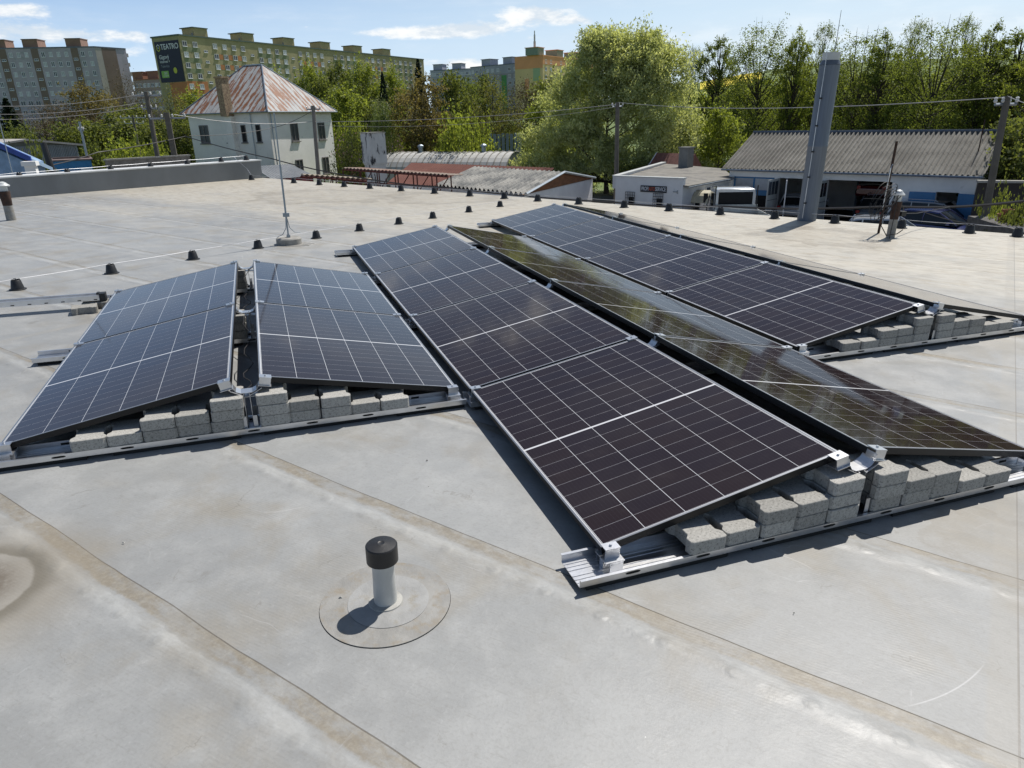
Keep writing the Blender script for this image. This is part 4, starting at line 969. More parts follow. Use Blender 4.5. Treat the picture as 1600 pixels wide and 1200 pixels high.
def olive_block():
    top = WD(278.5, 55.5, 236); c0 = Vector((top.x, top.y, 0)); z1 = top.z
    q = WD(661, 82, 324); c1 = Vector((q.x, q.y, 0)); q = WD(236.5, 60, 245); c2 = Vector((q.x, q.y, 0)); c3 = c1+(c2-c0)
    gz = terr(c0.x, c0.y)-1
    bl = Bld('apartment_block', 'long olive green apartment block with an advertisement on its end wall', 'building', (c0.x, c0.y, gz))
    mo = pm('olive_render', (.35,.31,.175), .9, var=.10, scale=.3, col2=(.30,.27,.155), f2=(.5,.75)); mg = pm('green_render', (.21,.235,.14), .9, var=.08, scale=.3); mr = pm('orange_render', (.45,.19,.08), .9, var=.1, scale=.3)
    mc = pm('green_sheet_edge', (.09,.12,.095), .6, var=.05)
    bl.prism('wall', [c0, c1, c3, c2], gz, z1, mo)
    F = bl.fac(c0, c1); E_ = bl.fac(c0, c2); L = F[3]; LE = E_[3]; st = 2.8
    b = MB(); bl.fbox(b, F, -.1, L, z1+.002, z1+.4, -.3, .25); bl.fbox(b, E_, .26, LE+.2, z1+.002, z1+.4, -.3, .25); b.build('roof_edge', mc, bl.o)
    u = L/3.42; pat = [.045,.145,None,.345,.445,.545,.645,None,.845,.945]
    spots = []; stairs = []
    for kx in range(4):
        for j, fpos in enumerate(pat):
            t = (kx+(fpos if fpos is not None else (.245 if j == 2 else .745)))*u
            if t > L-1.5: continue
            if fpos is None: stairs.append(t); continue
            for r in range(6 if kx == 0 else 4): spots.append((t, z1-1.95-st*r, -kx*10-r))
            # coloured spandrels
    for kx in range(4):
        for r in range(5):
            for (a_, b_) in ((.0,.19),(.80,.99)):
                if (kx+b_)*u < L-.3: b = MB(); bl.fbox(b, F, (kx+a_+.02)*u, (kx+b_)*u, z1-1.95-st*r-2.02, z1-1.95-st*r-.82, .0, .035); b.build('green_spandrel', mg, bl.o)
            if r in (1, 2):
                for (a_, b_) in ((.375,.415),(.475,.515),(.575,.615)):
                    if (kx+b_)*u < L-.3: c_ = MB(); bl.fbox(c_, F, (kx+a_)*u, (kx+b_)*u, z1-1.95-st*r-.7, z1-1.95-st*r+.7, .0, .03); c_.build('orange_pier', mr, bl.o)
    b = MB(); bl.fbox(b, F, .05, .21*u, gz, z1-st*4-.55, .0, .045); b.build('orange_base', mr, bl.o)
    b = MB(); bl.fbox(b, E_, .05, LE*.62, gz, z1-st*4-.75, .0, .045); b.build('orange_end_base', mr, bl.o)
    F2 = (F[0]+F[2]*.05, F[1], F[2], L); place_all(bl, F2, W_pvc, spots, limit=92)
    b = MB()
    for t in stairs:
        for r in range(5): bl.window(W_stair[0], F, t, z1-3.55-st*r) if r < 4 else None
    for kx in range(6):
        t = (.24+.5*kx+(0 if kx % 2 == 0 else 0))*u+ (0.2)
        if t+4 > L: continue
        b = MB(); bl.fbox(b, F, t-2.2, t+2.6, z1+.4, z1+2.6, -6.2, -1.2); bl.fbox(b, F, t-2.7, t+2.75, z1+2.602, z1+2.85, -6.6, -.9, 1); b.build('stair_head', [mo, mc], bl.o)
    b = MB()
    for t in (.17*u, .66*u, 1.18*u): bl.fbox(b, F, t-.15, t+.15, z1+.4, z1+1.2, -1.6, -1.3)
    b.build('roof_vent', M['chimney_dark'], bl.o)
    b = MB()
    for r in range(8): bl.fbox(b, E_, LE+.01, LE+.8, z1-2.2-st*r, z1-1.0-st*r, -3.0, -.6)
    b.build('loggia', mg, bl.o)
    # advertisement sheet
    a0, a1 = .35, LE-.9; zt = z1-1.05; zb = z1-st*4-.65; hh = zt-zb; ww = a1-a0
    b = MB(); bl.fbox(b, E_, a0, a1, zb, zt, .05, .12); ad = b.build('advert_banner', flat('banner_navy', (.012,.014,.035)), bl.o)
    wh = flat('banner_white', (.62,.63,.66)); gr = flat('banner_green', (.22,.42,.08)); ye = flat('banner_yellow', (.50,.52,.05)); gy = flat('banner_grey', (.25,.27,.31))
    # viewer's left is the far end of the end wall (t = LE)
    def at_(u_, v_): return wallM(bl, E_, a1-u_*ww, zb+v_*hh, .125)
    txt('TEATRO', 1.95*ww/10, wh, ad, at_(.235, .86), 'headline', .01, bold=.035*ww/10)
    txt('Gigový', 1.45*ww/10, wh, ad, at_(.10, .62), 'headline', .01, bold=.02)
    txt('Internet +', 1.02*ww/10, wh, ad, at_(.10, .51), 'headline', .01, bold=.01)
    txt('Televízia', 1.02*ww/10, gy, ad, at_(.11, .40), 'headline', .01)
    b = MB(); n = 6; c = []
    for k in range(6): a = PI/2+k*PI/3; c.append((math.cos(a), math.sin(a)))
    r1, r0 = .085*ww, .062*ww
    for k in range(6):
        p0, p1 = c[k], c[(k+1) % 6]; mi = 0 if k in (0, 5) else 1
        b.add([(p0[0]*r1,p0[1]*r1*1.15,0),(p1[0]*r1,p1[1]*r1*1.15,0),(p1[0]*r0,p1[1]*r0*1.15,0),(p0[0]*r0,p0[1]*r0*1.15,0),(p0[0]*r1,p0[1]*r1*1.15,.03),(p1[0]*r1,p1[1]*r1*1.15,.03),(p1[0]*r0,p1[1]*r0*1.15,.03),(p0[0]*r0,p0[1]*r0*1.15,.03)],
              [(4,5,6,7),(0,3,2,1),(0,1,5,4),(2,3,7,6)], mi)
    tr_ = .03*ww; b.prism([(-tr_*.6,-tr_),(tr_,0),(-tr_*.6,tr_)], 0, .03, 0)
    o = b.build('hexagon_logo', [wh, ye], ad); o.matrix_local = at_(.135, .85)
    b = MB(); b.box(-.15*ww,.15*ww,-.085*hh,.085*hh,0,.02); o = b.build('green_box', gr, ad); o.matrix_local = at_(.235, .20)
    txt('30€', .95*ww/10, wh, ad, at_(.19, .225) @ Matrix.Translation((0,0,.03)), 'price', .01); txt('mesačne', .62*ww/10, wh, ad, at_(.145, .165) @ Matrix.Translation((0,0,.03)), 'price', .01)
    b = MB(); b.prism([(.072*ww*math.cos(2*PI*k/28), .075*hh*math.sin(2*PI*k/28)) for k in range(28)], 0, .03); o = b.build('yellow_disc', ye, ad); o.matrix_local = at_(.68, .28)
olive_block()

# --- further blocks
def simple_block(label, tl, tr, D1, D2, depth, wallm, zrow=2.8, cols=None, accent=None, heads=(), headm=None, rows=4, edge=None, endm=None, endpx=None, name='apartment_block', wsize=(1.5,1.4)):
    a = WD(*tl, D1); b0 = WD(*tr, D2); A = Vector((a.x, a.y, 0)); B_ = Vector((b0.x, b0.y, 0)); z1 = a.z; e, n, L = facade_basis(A, B_); gz = terr(A.x, A.y)-1
    bl = Bld(name, label, 'building', (A.x, A.y, gz)); bl.prism('wall', [A, B_, B_-n*depth, A-n*depth], gz, z1, wallm)
    F = (A, e, n, L); b = MB(); bl.fbox(b, F, -.1, L+.1, z1+.002, z1+.35, -depth, .15); b.build('roof_edge', edge or M['chimney_dark'], bl.o)
    wm = [window_mesh(*wsize,[M['pvc'],M['glass']],.12), window_mesh(*wsize,[M['pvc'],M['curtain']],.12)]
    spots = []
    for f in cols:
        for r in range(rows): spots.append((f*L, z1-1.9-zrow*r, -r))
    place_all(bl, F, wm, spots)
    for h in heads:
        b = MB(); bl.fbox(b, F, h*L-2.6, h*L+2.6, z1+.35, z1+3.0, -7, -1.5); bl.fbox(b, F, h*L-2.9, h*L+2.9, z1+3.002, z1+3.2, -7.3, -1.2, 1); b.build('stair_head', [headm or wallm, edge or M['chimney_dark']], bl.o)
    return bl, F, z1, gz
mgb = pm('grey_blue_render', (.36,.375,.43), .9, var=.08, scale=.2); mgp = pm('lilac_grey_render', (.31,.30,.33), .9, var=.08, scale=.2); mgr = pm('vivid_green_render', (.10,.30,.11), .9, var=.08)
simple_block('farthest grey blue apartment block left of the tree tops', (672,111), (737,108), 400, 390, 14, mgb, cols=[i/14+.035 for i in range(14)], heads=(.16,.62), headm=mgb, rows=4)
bl, F, z1, gz = simple_block('grey blue apartment block with vivid green stair strips', (735,106), (812,102), 350, 330, 14, mgb, cols=[.05,.14,.36,.46,.57,.80,.91], heads=(.28,.72), headm=mgb, rows=6)
for f in (.25,.685): b = MB(); bl.fbox(b, F, (f-.045)*F[3], (f+.055)*F[3], z1-22, z1-4.2, .0, .08); b.build('green_strip', mgr, bl.o)
b = MB(); bl.fbox(b, F, .02*F[3], .98*F[3], z1-5.6, z1-3.4, .0, .03); bl.fbox(b, F, .02*F[3], .98*F[3], z1-11.2, z1-9.0, .0, .03); b.build('pale_band', mgp, bl.o)
mor = pm('orange_facade', (.75,.36,.17), .9, var=.06, scale=.2); mye = pm('yellow_facade', (.70,.55,.28), .9, var=.06, scale=.2); mgn = pm('mint_facade', (.36,.48,.28), .9, var=.06, scale=.2)
bl, F, z1, gz = simple_block('orange and yellow apartment block with a roof mast', (848,87), (935,92), 300, 345, 13, mye, cols=[.05,.13,.30,.39,.48,.57,.72,.81,.90], heads=(.02,.34,.66), headm=pm('grey_green_render', (.22,.28,.22), .9), rows=3, edge=mor)
E_ = bl.fac(F[0], F[0]-F[2]*13)
b = MB(); bl.fbox(b, E_, .0, E_[3], z1-4.3, z1-.02, .002, .08); bl.fbox(b, F, 0, F[3], z1-3.1, z1-.02, .001, .03); b.build('orange_band', mor, bl.o)
b = MB(); bl.fbox(b, E_, E_[3]*.10, E_[3]*.34, z1-9, z1-4.31, .002, .07); b.build('mint_panel', mgn, bl.o)
b = MB(); bl.fbox(b, E_, E_[3]*.5, E_[3]*.64, z1-15, z1-8, .002, .09); b.build('orange_panel', mor, bl.o)
b = MB(); p = F[0]+F[1]*.6-F[2]*4; z = z1+3.2
b.tube([bl.loc((p.x,p.y,z)), bl.loc((p.x,p.y,z+2.2))], .5, 8); b.tube([bl.loc((p.x,p.y,z+2.2)), bl.loc((p.x,p.y,z+4.6))], .35, 8); b.tube([bl.loc((p.x,p.y,z+4.6)), bl.loc((p.x,p.y,z+6.0))], .2, 6)
b.build('roof_mast', M['white_cap'], bl.o)
mpk = pm('pinkish_render', (.33,.27,.26), .9, var=.06, scale=.2); mbr = pm('rust_brown_render', (.27,.14,.09), .9, var=.06)
simple_block('small grey pink block seen between the two large blocks', (208,126), (252,124), 330, 320, 14, mpk, cols=[.1,.24,.38,.52,.66,.8,.93], heads=(.08,.62), headm=mbr, rows=4, edge=mbr)

# --- white house with the rusty hip roof
def rust_roof_mat():
    m = bpy.data.materials.new('rusty_sheet'); m.use_nodes = True; k = NT(m.node_tree); b = k.n['Principled BSDF']
    uv = k.new('ShaderNodeUVMap'); u, v, _ = k.xyz(uv.outputs[0])        # u across the seams in metres, v down the slope
    fr = k.m('FRACT', k.m('DIVIDE', u, .62)); cell = k.m('FLOOR', k.m('DIVIDE', u, .62))
    s1 = k.noise(k.vec(k.m('MULTIPLY', u, 2.6), k.m('MULTIPLY', v, .42), 0.0), 1.0, 6, .68); s2 = k.noise(k.vec(u, v, 4.0), 1.1, 5, .65); s3 = k.noise(k.vec(u, v, 9.0), 7, 4, .7)
    c = k.mix(k.ss(s2, .3, .7), (.27,.28,.285), (.39,.395,.39)); c = k.mix(k.m('MULTIPLY', k.ss(s3, .5, .8), .35), c, (.25,.26,.27))
    side = k.m('MULTIPLY', k.m('ABSOLUTE', k.m('SUBTRACT', fr, .5)), .22)
    rr = k.m('ADD', s1, side)
    rust = k.mix(k.ss(s3, .3, .7), (.27,.115,.048), (.15,.062,.032))
    rm = k.ss(rr, .535, .60)
    c = k.mix(rm, c, rust); c = k.mix(k.m('LESS_THAN', fr, .06), c, (.16,.08,.05))
    k.l.new(c, b.inputs['Base Color']); b.inputs['Roughness'].default_value = .62; b.inputs['Specular IOR Level'].default_value = .4
    bn = k.new('ShaderNodeBump'); bn.inputs['Distance'].default_value = .04; k.l.new(k.m('MULTIPLY', k.m('LESS_THAN', fr, .08), 1.0), bn.inputs['Height']); k.l.new(bn.outputs[0], b.inputs['Normal'])
    return m
def uv_faces(me, uvs):                      # uvs: per face list of uv tuples
    lay = me.uv_layers.new(name='uv'); i = 0
    for f, q in zip(me.polygons, uvs):
        for k in range(f.loop_total): lay.data[f.loop_start+k].uv = q[k]
M['white_wall'] = pm('whitewash', (.74,.72,.685), .9, var=.06, scale=.6, col2=(.46,.455,.44), f2=(.6,.8), bump=.3, bscale=5)
M['old_frame'] = pm('old_window_frame', (.16,.15,.14), .8)
def hip_house():
    ze = WD(418, 174, 66).z; c0 = WD(418, 174, 66); cl = WD(281, 177.5, 73.5); cr = WD(526.5, 172.5, 74.5)
    A, Lc, Rc = [Vector((p.x, p.y, 0)) for p in (c0, cl, cr)]; Bc = Lc+(Rc-A); gz = terr(A.x, A.y)-.6
    bl = Bld('white_house', 'old two storey white house with a rusty sheet hip roof', 'house', (A.x, A.y, gz)); ins = .45
    cen = (A+Bc)/2; foot = [p+(cen-p).normalized()*ins*1.4 for p in (A, Rc, Bc, Lc)]
    bl.prism('wall', foot, gz, ze, M['white_wall'])
    # roof: ridge between two apexes
    e1 = (Rc-A).normalized(); e2 = (Lc-A).normalized(); la, lb = (Rc-A).length, (Lc-A).length
    apx = WD(411, 97.5, 70.5); za = apx.z
    m0 = A+e1*la*.5+e2*lb*.42; m1 = A+e1*la*.5+e2*lb*.62
    b = MB(); O = bl.loc; z = ze+.02
    E_ = [(A.x,A.y,z),(Rc.x,Rc.y,z),(Bc.x,Bc.y,z),(Lc.x,Lc.y,z)]; R_ = [(m0.x,m0.y,za),(m1.x,m1.y,za)]
    vs = [O(p) for p in E_+R_]; fs = [(0,1,4),(1,2,5,4),(2,3,5),(3,0,4,5),(3,2,1,0)]
    b.add(vs, fs); me = b.mesh('roof', rust_roof_mat()); hs = za-z; 
    sl1 = math.hypot(lb*.42, hs); sl2 = math.hypot(la*.5, hs)
    uv_faces(me, [[(0,sl1),(la,sl1),(la/2,0)], [(0,sl2),(lb,sl2),(lb*.62,0),(lb*.42,0)], [(0,sl1),(la,sl1),(la/2,0)], [(0,sl2),(lb,sl2),(lb*.58,0),(lb*.38,0)], [(0,0)]*4])
    rf = obj('roof', me, bl.o)
    b = MB()
    for p, q in ((vs[0],vs[4]),(vs[1],vs[4]),(vs[3],vs[5]),(vs[4],vs[5])): b.tube([Vector(p)+Vector((0,0,.03)), Vector(q)+Vector((0,0,.03))], .06, 5)
    b.build('ridge_cap', M['galv'], rf)
    b = MB()
    for p, q in ((vs[0],vs[1]),(vs[3],vs[0])): b.tube([Vector(p)-Vector((0,0,.06)), Vector(q)-Vector((0,0,.06))], .06, 6)
    b.build('gutter', M['galv'], bl.o)
    FR = bl.fac(foot[0], foot[1]); FL = bl.fac(foot[0], foot[3])
    M['old_glass'] = pm('old_glass', (.03,.035,.045), .35, var=.3, scale=2); w1 = window_mesh(1.1,1.55,[M['old_frame'],M['old_glass']],.08,.05,1,True); w2 = window_mesh(.55,1.45,[M['old_frame'],M['dark_open']],.06,.05,0,True)
    zz = ze-1.75
    for t, me in ((.36,w1),(.80,w1)):
        bl.window(me, FR, FR[3]*t, zz); bl.window(me, FR, FR[3]*(t+.01), zz-3.15)
    for t, me in ((.82,w1),(.50,w2),(.315,w2),(.135,w2)):
        bl.window(me, FL, FL[3]*t, zz)
        if t > .3: bl.window(me, FL, FL[3]*t, zz-3.15)
    # brick stack against the left facade
    b = MB(); bl.fbox(b, FL, FL[3]*.405, FL[3]*.478, ze-.3, WD(352,121,68).z, .02, .85)
    bl.fbox(b, FL, FL[3]*.397, FL[3]*.486, WD(352,121,68).z+.002, WD(352,121,68).z+.14, -.04, .92)
    b.build('chimney', pm('old_brick', (.33,.25,.16), .95, var=.25, scale=5, col2=(.16,.10,.07), f2=(.45,.65), bump=.6, bscale=16), bl.o)
    b = MB(); bl.fbox(b, FL, FL[3]*.40, FL[3]*.485, gz, ze-.302, .002, .5); b.build('chimney_breast', M['white_wall'], bl.o)
    b = MB(); p = FR[0]+FR[1]*.25+FR[2]*.12; b.tube([bl.loc((p.x,p.y,ze-.1)), bl.loc((p.x,p.y,gz))], .05, 6)
    p = FL[0]+FL[1]*FL[3]*.2+FL[2]*.1; b.tube([bl.loc((p.x,p.y,ze-.1)), bl.loc((p.x,p.y,gz))], .04, 6); b.build('downpipe', M['galv'], bl.o)
hip_house()

# --- corrugated roofs
def corr_mat(name, c1, c2, pitch=.18, dark=(.07,.07,.065), rowl=1.15, patchy=.5):
    m = bpy.data.materials.new(name); m.use_nodes = True; k = NT(m.node_tree); b = k.n['Principled BSDF']
    u, v, _ = k.xyz(k.new('ShaderNodeUVMap').outputs[0]); P = k.vec(u, v, 0.0)
    n = k.noise(P, .5, 6, .65); n2 = k.noise(P, 5, 5, .7); n3 = k.noise(k.vec(k.m('MULTIPLY', u, 4.0), k.m('MULTIPLY', v, .6), 0.0), 1.4, 5, .7)
    c = k.mix(k.ss(n, .35, .65), c1, c2); c = k.mix(k.m('MULTIPLY', k.ss(n2, .5, .78), patchy), c, dark); c = k.mix(k.m('MULTIPLY', k.ss(n3, .52, .72), .5), c, dark)
    row = k.m('FRACT', k.m('DIVIDE', v, rowl)); c = k.mix(k.m('MULTIPLY', k.m('LESS_THAN', row, .035), .7), c, dark)
    k.l.new(c, b.inputs['Base Color']); b.inputs['Roughness'].default_value = .85; b.inputs['Specular IOR Level'].default_value = .25; return m
def corr_sheet(bl, name, A, B_, C_, D_, mat, pitch=.20, amp=.035, thick=.02):
    """real corrugated sheet: A-B along the eave, D-C along the ridge; waves run up the slope"""
    A, B_, C_, D_ = [Vector(bl.loc(p)) for p in (A, B_, C_, D_)]; L = (B_-A).length; n = int(L/pitch*6); e = (B_-A).normalized(); nn = e.cross(D_-A).normalized()
    if nn.z < 0: nn = -nn
    H = (D_-A).length; b = MB(); vs = []; fs = []; uvs = []
    for i in range(n+1):
        f = i/n; h = amp*math.sin(2*PI*f*L/pitch); lo = A.lerp(B_, f); hi = D_.lerp(C_, f); vs += [tuple(lo+nn*h), tuple(hi+nn*h), tuple(lo+nn*(h-thick)), tuple(hi+nn*(h-thick))]
    for i in range(n):
        q = 4*i; fs += [(q,q+4,q+5,q+1),(q+3,q+7,q+6,q+2),(q,q+2,q+6,q+4),(q+1,q+5,q+7,q+3)]
        u0, u1 = L*i/n, L*(i+1)/n; uvs += [[(u0,H),(u1,H),(u1,0),(u0,0)],[(u0,0),(u1,0),(u1,H),(u0,H)],[(u0,H)]*4,[(u0,0)]*4]
    b.add(vs, fs); me = b.mesh(name, mat); uv_faces(me, uvs); return obj(name, me, bl.o)
M['blue_door'] = pm('blue_steel', (.055,.18,.36), .6, var=.08, scale=1); M['door_pale'] = pm('pale_door', (.36,.38,.38), .7, var=.12, scale=2)
M['plaster'] = pm('stained_plaster', (.78,.78,.77), .9, var=.08, scale=.8, col2=(.36,.365,.35), f2=(.58,.8)); M['stucco'] = pm('pale_stucco', (.68,.68,.69), .9, var=.06, scale=1, col2=(.34,.35,.36), f2=(.62,.8))
def garages():
    a = W(1128, 263, -1.45); b0 = W(1537, 275, -1.45); A, B_ = Vector((a.x, a.y, 0)), Vector((b0.x, b0.y, 0)); e, n, L = facade_basis(A, B_)
    r = W(1177, 209, .45); dr = max(4.0, -(Vector((r.x, r.y, 0))-A).dot(n)); zr = .45; zeave = -1.45
    gz = GZ; bl = Bld('garage_row', 'long garage building with blue doors under a grey corrugated roof', 'building', (A.x, A.y, gz))
    Ai = A-n*.45+e*.3; Bi = B_-n*.45-e*.3; dep = 2*dr-.9; F = (Ai, e, n, (Bi-Ai).length); LL = F[3]; zt = zeave-.12
    # openings along the front: (start, end, kind)
    def tpx(px, py): q = W(px, py, -2.6); d = q-Cw; # intersect view ray with the wall plane
    def ts(px, py=300):
        d = ray(px, py); k = ((Ai-Cw).dot(n))/d.dot(n); q = Cw+d*k; return (q-Ai).dot(e)
    op = [(ts(1144), ts(1208), 'blue'), (ts(1214), ts(1262), 'open'), (ts(1290), ts(1392), 'open'), (ts(1463), ts(1499), 'low')]
    wall = MB(); x = 0; zo = zt-.35; zf = GZ
    for s0, s1, kd in op:
        bl.fbox(wall, F, x, s0, zf, zt, -.3, 0); z0_ = zo if kd != 'low' else zt-.75
        bl.fbox(wall, F, s0, s1, z0_, zt, -.3, -.001); x = s1
    bl.fbox(wall, F, x, LL, zf, zt, -.3, 0)
    bl.fbox(wall, F, 0, .3, zf, zt, -dep, -.301); bl.fbox(wall, F, LL-.3, LL, zf, zt, -dep, -.301); bl.fbox(wall, F, .301, LL-.301, zf, zt, -dep, -dep+.3)
    for gg in (.0, LL-.3):                     # gables
        p0 = Ai+e*(gg+.0); pts = [p0, p0-n*dep, p0-n*(dep/2)]; v = [bl.loc((pts[0].x,pts[0].y,zt)), bl.loc((pts[1].x,pts[1].y,zt)), bl.loc((pts[2].x,pts[2].y,zr-.12))]; off = e*.3
        v += [(q[0]+off.x, q[1]+off.y, q[2]) for q in v]; wall.add(v, [(0,1,2),(5,4,3),(0,3,4,1),(1,4,5,2),(2,5,3,0)])
    bl_wall = wall.build('wall', M['plaster'], bl.o)
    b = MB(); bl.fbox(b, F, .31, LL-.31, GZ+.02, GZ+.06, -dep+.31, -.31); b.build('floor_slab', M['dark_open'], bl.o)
    P = lambda q, z: Vector((q.x, q.y, z)); m = corr_mat('grey_fibre_cement', (.165,.157,.14), (.25,.24,.215), patchy=.75)
    R0 = A-n*dr; R1 = B_-n*dr; K0 = A-n*2*dr; K1 = B_-n*2*dr
    rf = corr_sheet(bl, 'roof', P(A,zeave), P(B_,zeave), P(R1,zr), P(R0,zr), m, .24, .065); corr_sheet(bl, 'rear_roof', P(K0,zeave), P(K1,zeave), P(R1,zr), P(R0,zr), m, .24, .065)
    b = MB(); b.tube([bl.loc(P(R0,zr+.03)), bl.loc(P(R1,zr+.03))], .10, 6); b.build('ridge_cap', M['chimney_dark'], bl.o)
    b = MB(); b.tube([bl.loc(P(A+n*.06,zeave-.07)), bl.loc(P(B_+n*.06,zeave-.07))], .06, 6); b.build('gutter', M['galv'], bl.o)
    # closed blue door with a glazed top band
    s0, s1, _ = op[0]; b = MB(); bl.fbox(b, F, s0+.02, s1-.02, GZ, zo-.75, -.2, -.1); bl.fbox(b, F, s0+.02, s1-.02, zo-.09, zo-.002, -.2, -.1); 
    for f in (0, .5, 1): t = s0+.05+(s1-s0-.1)*f; bl.fbox(b, F, t-.05 if f else t-.03, t+.05 if f < 1 else t+.03, zo-.749, zo-.091, -.2, -.1)
    dr_ = b.build('blue_door', M['blue_door'], bl.o); b = MB(); bl.fbox(b, F, s0+.1, s1-.1, zo-.748, zo-.092, -.16, -.14); b.build('glazing', M['curtain'], dr_)
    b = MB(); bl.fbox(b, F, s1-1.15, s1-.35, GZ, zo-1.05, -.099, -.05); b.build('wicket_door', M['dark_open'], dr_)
    # open leaves, swung out
    def leaf(t, w, ang, mat, glaz=True, z1=None, name='door_leaf', hinge=1):
        z1 = z1 or zo-.03; p = Ai+e*t; dvec = (e*math.cos(ang)*hinge+n*math.sin(ang)); q = Vector((-dvec.y, dvec.x, 0))*.03; v = []
        for z in (GZ+.05, z1):
            for s_ in (-1, 1):
                for w_ in (0, w): c = p+dvec*w_+q*s_; v.append(bl.loc((c.x, c.y, z)))
        b = MB(); b.add(v, [(0,1,3,2),(4,6,7,5),(0,4,5,1),(2,3,7,6),(0,2,6,4),(1,5,7,3)]); o = b.build(name, mat, bl.o)
        if glaz:
            b = MB()
            for k in range(3):
                v = []
                for z in (z1-.85, z1-.12):
                    for s_ in (-1.12, 1.12):
                        for w_ in (w*(.06+.31*k), w*(.06+.31*k+.27)): c = p+dvec*w_+q*s_; v.append(bl.loc((c.x, c.y, z)))
                b.add(v, [(0,1,3,2),(4,6,7,5),(0,4,5,1),(2,3,7,6),(0,2,6,4),(1,5,7,3)])
            b.build('glazing', M['glass'], o); b = MB()
            for zq in (1.15, 1.75, 2.3):
                v = []
                for z in (z1-zq, z1-zq+.025):
                    for s_ in (-1.1, 1.1):
                        for w_ in (.02, w-.02): c = p+dvec*w_+q*s_; v.append(bl.loc((c.x, c.y, z)))
                b.add(v, [(0,1,3,2),(4,6,7,5),(0,4,5,1),(2,3,7,6),(0,2,6,4),(1,5,7,3)])
            b.build('cross_seam', M['dark_open'], o)
    leaf(op[1][0]+.02, 1.3, 1.62, M['door_pale']); leaf(op[1][0]+.5, 1.1, 1.2, M['stucco'], False) ; leaf(op[2][0]+.02, 1.25, 1.66, M['door_pale']); leaf(op[2][0]-.3, 1.1, 1.75, M['door_pale'], False)
    s0, s1, _ = op[3]; leaf(s0, 1.2, 3.05, M['blue_door'], False, zt-.78, 'blue_leaf'); leaf(s1, .95, .35, M['blue_door'], False, zt-.78, 'blue_leaf')
    # rusty rod on the roof
    b = MB(); q = W(1528, 240, -.55); b.tube([bl.loc(q), bl.loc(q+Vector((0,0,1.6)))], .03, 5); b.build('roof_rod', M['rust'], bl.o)
    return F, bl
GF, GB = garages()

